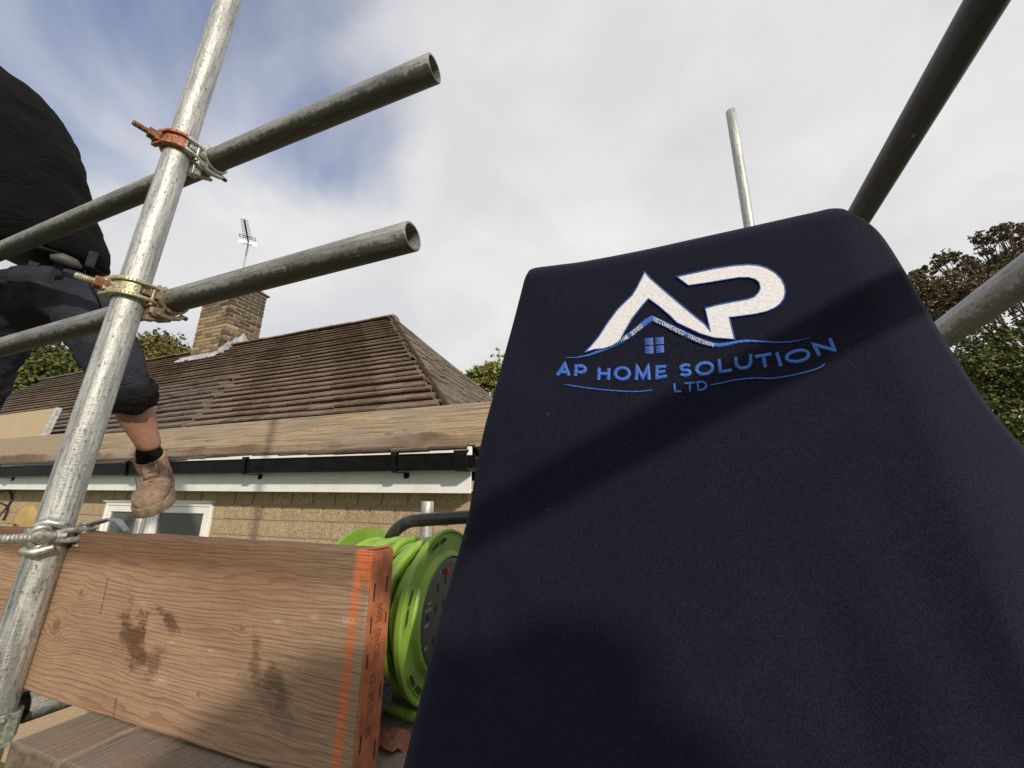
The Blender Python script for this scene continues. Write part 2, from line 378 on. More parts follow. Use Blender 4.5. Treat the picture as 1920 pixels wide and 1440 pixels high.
# ------------------------------------------------------------------ house
HX = -1.2                                   # right end of the eaves
EY, EZ, RY, RZ = 2.5, 2.87, 5.0, 5.515      # eaves line and ridge line
house = tag(empty('bungalow', (-5, 2.72, 0)), 'brick bungalow with black gutter, white fascia and brown tiled hip roof', 'house')
HL = np.array((-5, 2.72, 0.0))
def hpart(mb, name, m_, parent=None, **k):
    """verts in world coordinates; parent is the house Empty or a part sitting at the house origin"""
    o = mb.build(name, m_, None, loc=HL, **k)
    o.location = (0, 0, 0); o.parent = parent or house
    return o
WY = 2.72
w = MB(); w.box((-17.5, WY + .010, 0), (-1.35, WY + .3, 2.7)); w.box((-17.5, WY + .301, 0), (-17.3, 7.3, 2.7)); w.box((-1.55, WY + .301, 0), (-1.35, 7.3, 2.7)); w.box((-17.3, 7.1, 0), (-1.55, 7.3, 2.7))
wall = hpart(w, 'wall', M_MORTAR)
# window cut is hidden behind the frame: frame stands 20 mm proud of the blocks
WX0, WX1 = onY(204, 941, WY)[0], onY(401, 945, WY)[0]
WZ1 = onY(204, 941, WY)[2]
cz = [onY(600, yy, WY)[2] for yy in (947.5, 979)]
ch = cz[0] - cz[1]; bl = 0.245
def split_block(L, H):
    """split-faced block, outer face broken into a small uneven grid; origin at the lower left of the face"""
    b = MB(); nx, nz = 5, 3; D = .03
    fr = [[(L * i / nx + (0 if i in (0, nx) else random.uniform(-.008, .008)), (-random.uniform(.001, .007) if 0 < i < nx and 0 < j < nz else 0.0), H * j / nz) for i in range(nx + 1)] for j in range(nz + 1)]
    vs = [q for r in fr for q in r]; k = nx + 1
    fs = [(j * k + i, j * k + i + 1, (j + 1) * k + i + 1, (j + 1) * k + i) for j in range(nz) for i in range(nx)]
    o = len(vs); vs += [(0, D, 0), (L, D, 0), (L, D, H), (0, D, H)]
    bot = list(range(0, k)); top = list(range(nz * k, nz * k + k)); le = [j * k for j in range(nz + 1)]; ri = [j * k + nx for j in range(nz + 1)]
    fs += [tuple(reversed(bot)) + (o, o + 1), tuple(top) + (o + 2, o + 3), tuple(le) + (o + 3, o), tuple(reversed(ri)) + (o + 1, o + 2)]
    b.add(vs, fs); return b
bmeshes = []
for v_ in range(4):
    q = split_block(bl - .016, ch - .017); me = bpy.data.meshes.new('block'); me.from_pydata(q.V, [], q.Fc); me.materials.append(M_STONE); bmeshes.append(me)
half = []
for L_ in (.10, .16):
    q = split_block(L_, ch - .017); me = bpy.data.meshes.new('block'); me.from_pydata(q.V, [], q.Fc); me.materials.append(M_STONE); half.append(me)
def put_block(x, z, me):
    o = bpy.data.objects.new('brick', me); COL.objects.link(o); o.parent = wall
    o.location = np.array((x, WY + random.uniform(-.003, .003), z + random.uniform(-.002, .002))) - HL
    o.rotation_euler = (random.uniform(-.01, .01), 0, random.uniform(-.006, .006))
for r in range(6):
    z0 = cz[0] + ch - r * ch - ch + .006
    if r == 0: z0 = cz[0] + .006 - 0 * ch
    else: z0 = cz[0] + .006 - r * ch
    x = -1.36 - (r % 2) * bl * .5 - random.uniform(0, .03)
    while x > -9.4:
        x0 = x - bl
        inw = r >= 1 and x0 < WX1 + .0 and x > WX0
        if not inw: put_block(x0, z0, random.choice(bmeshes))
        else:
            if x - .10 > WX1 + .004: put_block(x - (.16 if x - .16 > WX1 + .004 else .10) - .012, z0, half[1] if x - .16 > WX1 + .016 else half[0])
            if x0 + .10 < WX0 - .004: put_block(x0, z0, half[1] if x0 + .16 < WX0 - .004 else half[0])
        x -= bl
# window (casement pair)
wf = MB(); yb, yf = WY + .02, WY - .022
def frame_bar(mb, x0, x1, z0, z1, yfront, d=.06): mb.box((x0, yfront, z0), (x1, yfront + d, z1))
zt, zb = WZ1, WZ1 - 1.05; fw = .035
frame_bar(wf, WX0, WX1, zt - fw, zt, yf); frame_bar(wf, WX0, WX1, zb, zb + fw, yf)
frame_bar(wf, WX0, WX0 + fw, zb + fw, zt - fw, yf); frame_bar(wf, WX1 - fw, WX1, zb + fw, zt - fw, yf)
xm = onY(283, 985, WY)[0]; frame_bar(wf, xm - .03, xm + .03, zb + fw, zt - fw, yf + .004)
win = hpart(wf, 'window', M_WHITE, bevel=.004)
for (a, b) in ((WX0 + fw + .004, xm - .034), (xm + .034, WX1 - fw - .004)):
    s = MB(); sw = .062; z1, z0 = zt - fw - .004, zb + fw + .004; ys = yf + .007
    frame_bar(s, a, b, z1 - sw, z1, ys, .05); frame_bar(s, a, b, z0, z0 + sw, ys, .05); frame_bar(s, a, a + sw, z0 + sw, z1 - sw, ys, .05); frame_bar(s, b - sw, b, z0 + sw, z1 - sw, ys, .05)
    hpart(s, 'casement', M_WHITE, win, bevel=.006)
    pq = MB(); pq.box((a + sw - .004, ys + .02, z0 + sw - .004), (b - sw + .004, ys + .028, z1 - sw + .004)); hpart(pq, 'pane', M_GLASS, win)
hd = MB(); hd.box((WX0 - .02, yf - .02, zt + .001), (WX1 + .02, yf + .05, zt + .022)); hpart(hd, 'drip_rail', M_WHITE, win, bevel=.003)
# fascia, soffit
def fz(x, z): return z - (x + 1.23) * .008
fa = MB()
for (za, zb_, y0) in ((2.605, 2.93, EY),):
    x0, x1 = -17.6, HX - .02
    fa.hexa([(x0, y0, fz(x0, za)), (x1, y0, za), (x1, y0 + .02, za), (x0, y0 + .02, fz(x0, za)), (x0, y0, fz(x0, zb_)), (x1, y0, zb_), (x1, y0 + .02, zb_), (x0, y0 + .02, fz(x0, zb_))])
hpart(fa, 'fascia', M_WHITE, bevel=.002)
so = MB(); so.hexa([(-17.6, EY + .021, fz(-17.6, 2.62)), (HX - .02, EY + .021, 2.62), (HX - .02, WY + .2, 2.62), (-17.6, WY + .2, fz(-17.6, 2.62)), (-17.6, EY + .021, fz(-17.6, 2.63)), (HX - .02, EY + .021, 2.63), (HX - .02, WY + .2, 2.63), (-17.6, WY + .2, fz(-17.6, 2.63))])
hpart(so, 'soffit', M_WHITE)
# gutter: open trough
GY = EY - .004
prof = [(0, .10), (0, .0), (-.018, -.006), (-.135, -.010), (-.152, .002), (-.160, .09), (-.166, .095), (-.166, .103), (-.152, .103), (-.148, .09), (-.142, .012), (-.13, .002), (-.02, .006), (-.008, .012), (-.008, .10)]
gu = MB(); xs = np.linspace(-17.7, HX + .02, 8)
gu.rings([[(x, GY + a, fz(x, 2.767) + b) for a, b in reversed(prof)] for x in xs], True, True)
gut = hpart(gu, 'gutter', M_GUTTER, bevel=0)
for px in (8, 250, 470, 748):
    bx = onY(px, 880, EY - .1)[0]; b = MB(); z = fz(bx, 2.767)
    P = [(-.002, -.055), (-.002, -.024), (-.14, -.024), (-.166, -.008), (-.177, .09), (-.172, .115), (-.150, .115)]
    b.rings([[(bx + s * .024, GY + a + da, z + c + dc) for a, c, da, dc in ([(a, c, 0, 0) for a, c in P] + [(a, c, .005, .005) for a, c in reversed(P)])] for s in (-1, 1)], True, True)
    b.box((bx - .012, GY - .009, z - .06), (bx + .012, GY - .001, z - .017))
    hpart(b, 'gutter_bracket', M_GUTTER, gut, bevel=.002)
ux = onY(872, 868, EY - .1)[0]; b = MB(); z = 2.767
P = [(-.001, -.016), (-.14, -.019), (-.168, -.004), (-.177, .085), (-.174, .112), (-.15, .113)]
b.rings([[(ux + s * .05, GY + a + da, z + c + dc) for a, c, da, dc in ([(a, c, 0, 0) for a, c in P] + [(a, c, .006, .006) for a, c in reversed(P)])] for s in (-1, 1)], True, True)
hpart(b, 'gutter_union', M_GUTTER, gut, bevel=.002)
# roof deck
rf = MB(); e = .03
X0, X1, RX0, RX1 = -17.8, HX, -15.2, -4.03
BY = 2 * RY - EY
c8 = [(X0, EY, EZ - e), (X1, EY, EZ - e), (X1, BY, EZ - e), (X0, BY, EZ - e), (RX0, RY, RZ - e), (RX1, RY, RZ - e)]
rf.add(c8, [(0, 1, 5, 4), (1, 2, 5), (2, 3, 4, 5), (3, 0, 4), (0, 3, 2, 1)])
roof = hpart(rf, 'roof', M_BUTT)
sl_ = np.array((0, RY - EY, RZ - EZ)); SLEN = np.linalg.norm(sl_); sd = sl_ / SLEN; sn = np.array((0, -sd[2], sd[1]))
NR = 27; gauge = SLEN / NR
def hipx(t): return X1 + (RX1 - X1) * t
def slipx(x, r):   # slipped area: courses lying loose over a patch at the left
    return 0
RN = np.array((0, -sl_[2], sl_[1])); RP = np.array((0, EY, EZ))
def roof_hit(px, py):
    d_ = ray(px, py); P = CAM + d_ * ((RP - CAM) @ RN / (d_ @ RN)); return P[0], (P[1] - EY) / (RY - EY)
pa_, pb_ = roof_hit(425, 716), roof_hit(305, 826); pc_ = roof_hit(250, 735)
for r in range(NR + 1):
    q = MB(); t0 = r / NR; s0 = r * gauge
    x = hipx(min(1, t0)) - .05
    xl = -16.8 + 2.0 * t0
    th = .060 + random.uniform(-.004, .004); ph = random.uniform(0, 6); dl = 0
    tt_ = (t0 - pb_[1]) / (pa_[1] - pb_[1]); xthr = pb_[0] + (pa_[0] - pb_[0]) * tt_
    while x > xl:
        wd = random.uniform(.26, .34); xa = x - wd
        dl = .6 * dl + random.uniform(-.004, .004); dlt = dl + (.055 if r == 0 else 0) + .012 * math.sin(xa * .9 + ph) + .006 * math.sin(xa * 2.3 + ph * 2)
        if random.random() < .02: dlt -= random.uniform(.01, .03)
        dh = random.uniform(-.002, .002)
        patch = -0.15 < tt_ < 1.0 and xa < xthr and xa > pc_[0] - 1.0
        if patch: dh += .018 + .010 * (x > xthr - .5); dlt -= .015
        L = gauge * (1.22 if r < NR else .5)
        o0 = np.array((0, EY, EZ)) + sd * (s0 - .02 + dlt); o1 = o0 + sd * L
        h0 = th + dh; h1 = .006 + max(0, dh)
        def pt(xx, o, h): return (xx, o[1] + sn[1] * h, o[2] + sn[2] * h)
        g0 = .0008; ca = random.uniform(-.002, .002)
        A = [pt(xa + g0, o0 - sd * ca, 0), pt(x - g0, o0, 0), pt(x - g0, o1, 0), pt(xa + g0, o1, 0), pt(xa + g0, o0 - sd * ca, h0), pt(x - g0, o0, h0 + random.uniform(-.001, .001)), pt(x - g0, o1, h1), pt(xa + g0, o1, h1)]
        # rounded nose: the weathered top wraps a little over the front edge
        nn_ = [pt(xa + g0, o0 - sd * (ca + .006), h0 * .72), pt(x - g0, o0 - sd * .006, h0 * .72)]
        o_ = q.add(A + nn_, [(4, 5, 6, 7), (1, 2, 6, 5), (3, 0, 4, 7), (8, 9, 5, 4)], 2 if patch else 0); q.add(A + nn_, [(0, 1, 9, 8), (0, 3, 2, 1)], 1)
        x = xa
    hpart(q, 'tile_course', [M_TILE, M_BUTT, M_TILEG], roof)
# ridge and hip caps
def capline(a, b, name, m_, n_, wdt=.12, h=.06, jit=.012):
    a = np.array(a); b = np.array(b); mb = MB(); d = (b - a) / n_; t = d / np.linalg.norm(d); side = np.cross(t, (0, 0, 1)); side /= np.linalg.norm(side); upv = np.cross(side, t)
    for i in range(n_):
        p0 = a + d * i - t * .02 + upv * random.uniform(0, jit) ; p1 = a + d * (i + 1) + upv * random.uniform(0, jit)
        R = []
        for (P, s) in ((p0, 1.06), (p1, 1.0)):
            R.append([P + side * wdt * s * math.cos(u) + upv * (h * s * math.sin(u) - .02) for u in np.linspace(0, math.pi, 7)])
        mb.rings(R, True, True)
    return hpart(mb, name, m_, roof)
capline((RX1 + .05, RY, RZ + .01), (RX0, RY, RZ + .01), 'ridge_tile', M_TILE, 26)
h0_ = np.array((X1 - .25, EY + .22, EZ + .255)); capline(h0_, (RX1, RY, RZ + .03), 'hip_tile', M_BUTT, 14, .028, .05)
capline((X1 + .02, BY + .02, EZ + .02), (RX1, RY, RZ + .02), 'hip_tile', M_SHING, 13, .05, .04)
# hip end: ragged shingles, each one a piece
hs = np.array((RX1 - X1, 0, RZ - EZ)); HLn = np.linalg.norm(hs); hd_ = hs / HLn; hn = np.array((hd_[2], 0, -hd_[0]))
shm = []
for v_ in range(5):
    mb = MB(); L, Wd, T = .36, .30, .022
    e0 = [(-.0 + random.uniform(-.05, .03), Wd * i / 5) for i in range(6)]
    top = [(a, b, T + random.uniform(-.004, .006)) for a, b in e0] + [(L, Wd, .004), (L, 0, .004)]
    bot = [(a, b, 0) for a, b, c in top]
    k = len(top); mb.add(top + bot, [tuple(range(k)), tuple(reversed(range(k, 2 * k)))] + [(i, k + i, k + (i + 1) % k, (i + 1) % k) for i in range(k)])
    me = bpy.data.meshes.new('shingle'); me.from_pydata(mb.V, [], mb.Fc); me.materials.append(M_SHING); shm.append(me)
for r in range(17):
    t = r / 17; ya = EY + (RY - EY) * t; yb_ = BY - (RY - EY) * t
    y = ya + .10 + random.uniform(0, .1)
    while y < yb_ - .2:
        o = bpy.data.objects.new('shingle', random.choice(shm)); COL.objects.link(o); o.parent = roof
        p = np.array((X1, y, EZ)) + hd_ * (t * HLn + random.uniform(-.05, .05)) + hn * random.uniform(.0, .012)
        Mx = Matrix((hd_.tolist(), (0, 1, 0), hn.tolist())).transposed().to_4x4()
        if Mx.determinant() < 0: pass
        o.matrix_local = Matrix.Translation(Vector(p - HL)) @ Mx @ Matrix.Rotation(random.uniform(-.1, .1), 4, 'Z')
        y += random.uniform(.24, .31)
# lead strip/felt between board and gutter
lf = MB(); xs = np.linspace(-16.5, HX, 90)
lf.rings([[(x, EY + .021, fz(x, 2.931)), (x, EY - .006 + random.uniform(-.012, .006) - .03 * max(0, (-3.6 - x) / 3), fz(x, 2.931) + random.uniform(0, .003) - .02 * max(0, min(1, (-3.6 - x) / 3))), (x, EY - .004, fz(x, 2.936) + random.uniform(.0, .008)), (x, EY + .2, fz(x, 2.962))] for x in xs], True, True)
hpart(lf, 'eaves_felt', plain('eaves_felt', (.05, .047, .043), .9, var=.4, scale=30, bump=.5, bdist=.005, dirt=(.2, .17, .13), dk=.6))
# chimney
CY0 = 4.72; cx0 = onY(357, 663, CY0)[0]; cx1 = onY(414, 652, CY0)[0]; CW = cx1 - cx0
ybk = onX(485, 640, cx1)[1]; CD = max(.7, min(1.1, ybk - CY0))
cz0 = 4.6; czt = onX(500, 556, cx1)[2]
CO = np.array((cx0, CY0, cz0))
chb = MB(); chb.box((cx0 + .012, CY0 + .012, cz0), (cx1 - .012, CY0 + CD - .012, czt - .002))
chimney = chb.build('chimney', M_CMORT, None, loc=CO); chimney.location = Vector(CO - HL); chimney.parent = house
nb = max(3, round(CW / .2525)); bw = CW / nb; nd_ = max(3, round(CD / .2525)); bd = CD / nd_
def cbrick(L, D, H, m_):
    b = MB(); b.box((0, 0, 0), (L, D, H), j=.004); me = bpy.data.meshes.new('brick'); me.from_pydata(b.V, [], b.Fc); me.materials.append(m_); return me
zrow = .0835; H_ = zrow - .020
ms = {}
def put_c(x0, x1, y0, y1, z):
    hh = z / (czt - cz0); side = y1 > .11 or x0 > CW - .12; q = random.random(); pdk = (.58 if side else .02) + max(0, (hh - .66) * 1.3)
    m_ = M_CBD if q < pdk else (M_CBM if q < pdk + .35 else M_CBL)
    key = (round(x1 - x0, 3), round(y1 - y0, 3), m_.name)
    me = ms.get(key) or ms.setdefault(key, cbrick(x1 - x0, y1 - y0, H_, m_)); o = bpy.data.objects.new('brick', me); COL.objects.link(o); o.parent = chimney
    o.location = (x0, y0, z)
rows = int((czt - cz0) / zrow)
for r in range(rows):
    z = r * zrow + .004
    if cz0 + z + H_ < onY(414, 690, CY0)[2] : continue
    f = .5 * (r % 2)
    ed = [0] + [bw * (i + f) for i in range(nb + 1) if 0.02 < bw * (i + f) < CW - .02] + [CW]
    for a, b in zip(ed, ed[1:]): put_c(a + .010, b - .010, -.004, .1, z) if b < CW else put_c(a + .010, CW - .108, -.004, .1, z) if CW - .108 - a > .03 else None
    ed = [0] + [bd * (i + .5 - f) for i in range(nd_ + 1) if 0.02 < bd * (i + .5 - f) < CD - .02] + [CD]
    for a, b in zip(ed, ed[1:]): put_c(CW - .1, CW + .004, a - (.004 if a == 0 else -.010), b - .010, z)
cpb = MB(); cpb.hexa([(cx0 - .05, CY0 - .05, czt), (cx1 + .05, CY0 - .05, czt), (cx1 + .05, CY0 + CD + .05, czt), (cx0 - .05, CY0 + CD + .05, czt), (cx0 + .1, CY0 + .1, czt + .13), (cx1 - .1, CY0 + .1, czt + .12), (cx1 - .1, CY0 + CD - .1, czt + .13), (cx0 + .1, CY0 + CD - .1, czt + .12)])
c_ = cpb.build('chimney_cap', plain('mossy_flaunching', (.16, .15, .09), .95, var=.4, scale=12, bump=.8, bdist=.02), None, loc=CO); c_.location = (0, 0, 0); c_.parent = chimney
# lead flashing: front apron and stepped side
def roofz(y): return EZ + (y - EY) * sl_[2] / sl_[1]
fl = MB(); zf = roofz(CY0) + .035
xs = np.linspace(cx0 - .28, cx1 + .06, 26)
fl.rings([[(x, CY0 - .012, zf + .07 + random.uniform(-.01, .01)), (x, CY0 - .014, zf + .04 + random.uniform(-.01, .01)), (x, CY0 - .11 + random.uniform(-.03, .03), roofz(CY0 - .11) + .075 + random.uniform(0, .015)), (x, CY0 - .10, roofz(CY0 - .10) + .05)] for x in xs], False, False)
ns = 6; sx = cx1 + .012
for i in range(ns):
    y0 = CY0 + CD * .55 * i / ns; y1 = CY0 + CD * .62 * (i + 1) / ns; za = roofz(y0) + .02
    fl.add([(sx + .003 * (i % 2), y0, za), (sx + .003 * (i % 2), y1 + .05, roofz(y1) + .02), (sx + .016 + .003 * (i % 2), y0 + .03, za + .26 + random.uniform(-.03, .03)), (sx + .003, y0 - .06, za + .1)], [(0, 1, 2, 3)])
hpart(fl, 'flashing', M_LEAD)

# TV aerial on the chimney
ap = dep(455, 505, 0); 
def on_cz(px, py): return onY(px, py, CY0 + .3)
m0 = on_cz(446, 548); m1 = on_cz(466, 456)
ae = tag(empty('tv_aerial', m0), 'television aerial with rungs and white reflector on a mast above the chimney', 'aerial')
def apart(mb, name, m_): o = mb.build(name, m_, None, loc=m0); o.location = (0, 0, 0); o.parent = ae; return o
a_ = MB(); m0b = m0 - (m1 - m0) * .25; a_.tube([m0b, m1], .019, 8); apart(a_, 'mast', M_ALU)
tip = onZ(458, 412, m1[2] + .02); boomd = tip - m1
a_ = MB(); a_.tube([m1 - boomd * .06, tip], .016, 8); apart(a_, 'boom', M_ALUD)
bdir = boomd / np.linalg.norm(boomd); bside = np.cross(bdir, (0, 0, 1)); bside /= np.linalg.norm(bside)
for i in range(11):
    P = m1 + boomd * (.26 + .74 * i / 10); a_ = MB(); hw = .088 - .002 * i; a_.tube([P - bside * hw, P + bside * hw], .0065, 6); apart(a_, 'element', M_ALUD)
for sgn in (-1, 1):
    a_ = MB(); P = m1 + boomd * .06; U_ = np.array((0, 0, 1))
    q0 = P + bside * .01 * sgn + U_ * .02 * 0; q1 = P + bside * .165 * sgn
    a_.hexa([q0 - U_ * .085, q1 - U_ * .085, q1 - U_ * .085 + bdir * .01, q0 - U_ * .085 + bdir * .01, q0 + U_ * .0, q1 + U_ * .0, q1 + bdir * .01, q0 + bdir * .01]); apart(a_, 'reflector_plate', M_ALU)
    a_ = MB(); q = P + bdir * .13 + U_ * .0
    a_.tube([q + bside * .02 * sgn, q + bside * .15 * sgn, q + bside * .15 * sgn + bdir * .09, q + bside * .02 * sgn + bdir * .09], .009, 6); apart(a_, 'dipole', M_ALUD)

# board laid on the eaves, and the two boards further left
def at_board_pts(px, py, Y): return onY(px, py, Y)
def fb_extra(n, X, Y, Z, c, fib):
    a = n.noise(n.comb(n.m('MULTIPLY', X, 1.3), 1.0, n.m('MULTIPLY', Z, 75)), 1, 5, .65)
    c = n.mix(n.rng(a, .50, .62, 0, .85), c, (.155, .11, .072))
    k = n.vor(n.comb(n.m('MULTIPLY', X, 1.5), 0.0, n.m('MULTIPLY', Z, 4.5)), 1.6)
    c = n.mix(n.rng(k, .06, .15, .7, 0), c, (.12, .085, .055))
    g = n.noise(n.comb(n.m('MULTIPLY', X, 2.1), 4.0, n.m('MULTIPLY', Z, 5)), 1, 4, .6)
    c = n.mix(n.rng(g, .42, .66, 0, .6), c, (.27, .235, .19))
    d = n.noise(n.comb(n.m('MULTIPLY', X, 16), 9.0, n.m('MULTIPLY', Z, 12)), 1, 3, .6)
    return n.mix(n.rng(d, .68, .75, 0, .6), c, (.11, .08, .055))
M_FARB = wood_mat('pale_weathered_board', (.44, .335, .225), (.20, .135, .085), f0=36, damp_low=.17, extra=fb_extra, seed=3.0, fibre=.8, knots=((.9, .13, .03, 2.2), (2.1, .17, .025, 2.2), (4.4, .15, .03, 2.5), (5.3, .2, .03, 2.2), (3.2, .12, .025, 2.0), (6.0, .13, .025, 2.0)))
M_FARB2 = wood_mat('grey_weathered_board', (.38, .30, .215), (.23, .17, .115), f0=70, damp_low=.15, seed=8.0, fibre=.8)
M_FARB3 = wood_mat('buff_board', (.50, .39, .26), (.33, .24, .15), f0=50, seed=12.0, fibre=.6)
def board(name, x0, x1, y0, z0, h, t, m_, label, tilt=0, group=None, rise=0):
    o = tag(empty(name, (x0, y0, z0)), label, 'board', group)
    b = MB(); L = x1 - x0
    nx = 14; R = []
    for i in range(nx + 1):
        x = L * i / nx; j = [random.uniform(-.0012, .0012) for _ in range(4)]; zz = rise * i / nx
        R.append([(x, j[0], zz + j[1]), (x, t, zz + j[1]), (x, t + tilt, zz + h + j[2]), (x, j[0] + tilt, zz + h + j[2])])
    b.rings(R, True, True)
    p_ = b.build('plank', m_, o, bevel=.003); return o, p_
BYY = EY + .022
zl = onY(300, 863, BYY)[2]; zr = onY(890, 838, BYY)[2]; xl = onY(300, 863, BYY)[0]; xr = onY(890, 838, BYY)[0]
x0b = onY(150, 862, BYY)[0]
rise = (zr - zl) / (xr - xl)
eb, ebp = board('scaffold_board', x0b, -1.0, BYY, zl + rise * (x0b - xl), .335, .05, M_FARB, 'long pale plank set on edge along the eaves above the gutter', tilt=.03, group='boards on the eaves', rise=rise * (-1.0 - x0b))
def endband(parent, x, t, h, m_, tilt=0, z0=0, name='end_band'):
    b = MB(); b.hexa([(x - .05, -.003, z0 - .002), (x + .003, -.003, z0 - .002), (x + .003, t + .003, z0 - .002), (x - .05, t + .003, z0 - .002), (x - .05, tilt - .003, z0 + h + .002), (x + .003, tilt - .003, z0 + h + .002), (x + .003, tilt + t + .003, z0 + h + .002), (x - .05, tilt + t + .003, z0 + h + .002)])
    return b.build(name, m_, parent, bevel=.002)
# left lower board: px (0,815)-(100,812) top, (108,865) bottom
pr = onY(108, 864, BYY); pt_ = onY(101, 812, BYY); pl = onY(0, 868, BYY)
lb, _ = board('scaffold_board', pl[0] - 1.6, pr[0], BYY, pl[2] - .01, pt_[2] - pr[2], .05, M_FARB2, 'grey brown plank with orange banded end, lower of two at the left eaves', tilt=.02, group='boards on the eaves', rise=(pr[2] - pl[2]) * 1.0)
M_BANDO = plain('worn_orange_band', (.42, .15, .07), .7, var=.3, scale=40, dirt=(.36, .3, .24), dk=.8, dscale=14)
M_BANDG = plain('galvanised_band', (.52, .52, .50), .5, .4, var=.3, scale=30, dirt=(.75, .75, .72), dk=.6, dscale=14)
endband(lb, pr[0] - (pl[0] - 1.6), .05, pt_[2] - pr[2], M_BANDO, .02, (pr[2] - pl[2]))
uY = BYY + .06; q0 = onY(104, 812, uY); q1 = onY(99, 763, uY); q2 = onY(0, 775, uY)
ub, _ = board('scaffold_board', q2[0] - 1.6, q1[0], uY, q0[2] - .02, q1[2] - q0[2] + .02, .05, M_FARB3, 'clean buff plank with galvanised end, upper of two at the left eaves', tilt=.04, group='boards on the eaves', rise=0)
endband(ub, q1[0] - (q2[0] - 1.6), .05, q1[2] - q0[2] + .02, M_BANDG, .04)

# cable and yellow cover on the wall, far left
cb = MB()
def wp(px, py, o=.02): return onY(px, py, WY - o)
cb.tube([wp(-6, 925), wp(2, 921), wp(12, 919), wp(19, 923), wp(21.5, 930), wp(21, 938), wp(17, 946), wp(15, 948), wp(13, 960), wp(9, 970), wp(5, 975)], .011, 8)
cb.tube([wp(15, 947), wp(9, 947), wp(2, 943), wp(-6, 942)], .009, 8); cb.tube([wp(15, 947), wp(7, 958), wp(1, 964), wp(-5, 970)], .008, 8)
tag(cb.build('black_cable', M_BLACK, smooth=True), 'black cable hanging in a loop on the wall under the left eaves', 'cable')
yo = wp(50, 972, .0); yc = tag(empty('yellow_cover', yo), 'rounded yellow cover fixed low on the stone wall beside the black cable', 'cover')
mb = MB(); R = []
for (s, dp) in ((1.0, 0), (1.0, -.012), (.86, -.024), (.5, -.029)):
    R.append([(.26 * s * math.cos(u) * (1 + .12 * math.cos(2 * u)), dp, .16 * s * math.sin(u)) for u in np.linspace(0, 2 * math.pi, 25)[:-1]])
mb.rings(R, True, True); mb.build('cover', plain('yellow_plastic', (.50, .335, .12), .5, var=.12, scale=10), yc, smooth=True)
for k, (dx, dz, rot) in enumerate(((-.16, -.085, .35), (-.115, -.085, -.4), (-.055, -.095, -.15))):
    mb = MB(); c_, s_ = math.sin(rot), math.cos(rot)
    mb.tube([(dx - c_ * .022, -.03, dz - s_ * .022), (dx + c_ * .022, -.03, dz + s_ * .022)], .006, 6); mb.build('printed_mark', M_BLACK, yc)

# ------------------------------------------------------------------ scaffold tubes
def scaffold_tube(a, b, m_, label, cat='scaffold tube', group='scaffold tubes', r=.02415, ovr=None, dent=0):
    a = Vector(a); b = Vector(b); d = b - a; L = d.length
    mb = MB(); k = 40; ri = r - .004; ns = 24
    def ring(rr, z): return [(rr * math.cos(2 * math.pi * j / k), rr * math.sin(2 * math.pi * j / k), z) for j in range(k)]
    zs = list(np.linspace(0.0012, L - .0012, ns))
    mb.rings([ring(ri, .0), ring(r - .001, 0)] + [ring(r, z) for z in zs] + [ring(r - .001, L), ring(ri, L), ring(ri, 0)], True, False)
    o = mb.build('scaffold_tube', m_, smooth=True, auto=40)
    o.location = a; o.rotation_euler = d.to_track_quat('Z', 'Y').to_euler()
    return tag(o, label, cat, group)
PY = .385
pa = onY(429, 0, PY); pb = onY(25, 1220, PY); pd = (pa - pb) / np.linalg.norm(pa - pb)
POLE0 = pb - pd * (pb[2] - .0) / pd[2]; POLE1 = pa + pd * 1.1
scaffold_tube(POLE0, POLE1, M_GALV, 'bright galvanised upright standard running the full height near the left')
def pole_at(z): return POLE0 + pd * ((z - POLE0[2]) / pd[2])
TY = .445
t1 = onY(815, 128, TY); t1l = onY(0, 472, TY); t2 = onY(774, 443, TY); t2l = onY(0, 652, TY)
u1 = (t1l - t1) / np.linalg.norm(t1l - t1); u2 = (t2l - t2) / np.linalg.norm(t2l - t2)
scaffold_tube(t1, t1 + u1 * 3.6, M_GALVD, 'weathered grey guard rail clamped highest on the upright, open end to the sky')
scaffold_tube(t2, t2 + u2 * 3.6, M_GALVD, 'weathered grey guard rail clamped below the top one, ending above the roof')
XD, XG = .47, .52
dk0 = onX(1850, 0, XD); dk1 = onX(1610, 407, XD); u = (dk1 - dk0) / np.linalg.norm(dk1 - dk0)
scaffold_tube(dk0 - u * .40, dk1 + u * 1.15, M_GALVB, 'thick dark tube rising overhead to the top right corner')
gr0 = onX(1920, 518, XG); gr1 = onX(1775, 622, XG); u = (gr1 - gr0) / np.linalg.norm(gr1 - gr0)
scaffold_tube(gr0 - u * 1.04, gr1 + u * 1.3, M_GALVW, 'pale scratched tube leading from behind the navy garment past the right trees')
rp = dep(1370, 209, 2.1); rp2 = dep(1403, 413, 1.945)
u = (rp - rp2) / np.linalg.norm(rp - rp2)
scaffold_tube(rp - u * (rp[2] / u[2]), rp, M_GALV, 'slim bright upright with its open top standing against the clouds')
sp_ = dep(802, 940, 1.5); scaffold_tube((sp_[0], sp_[1], 0), sp_, M_GALV, 'short galvanised upright behind the cable reel against the wall')
bp = dep(262, 985, 2.3); scaffold_tube((bp[0], bp[1], 0), (bp[0], bp[1], 2.53), M_GALV, 'galvanised upright in front of the white window, below the boot')
tz = 2.272; tm = onZ(44, 1324, tz)
scaffold_tube((tm[0], tm[1], tz), (tm[0] + .02, 1.75, tz), M_GALVD, 'weathered transom tube with its open end beside the foot of the toe board')

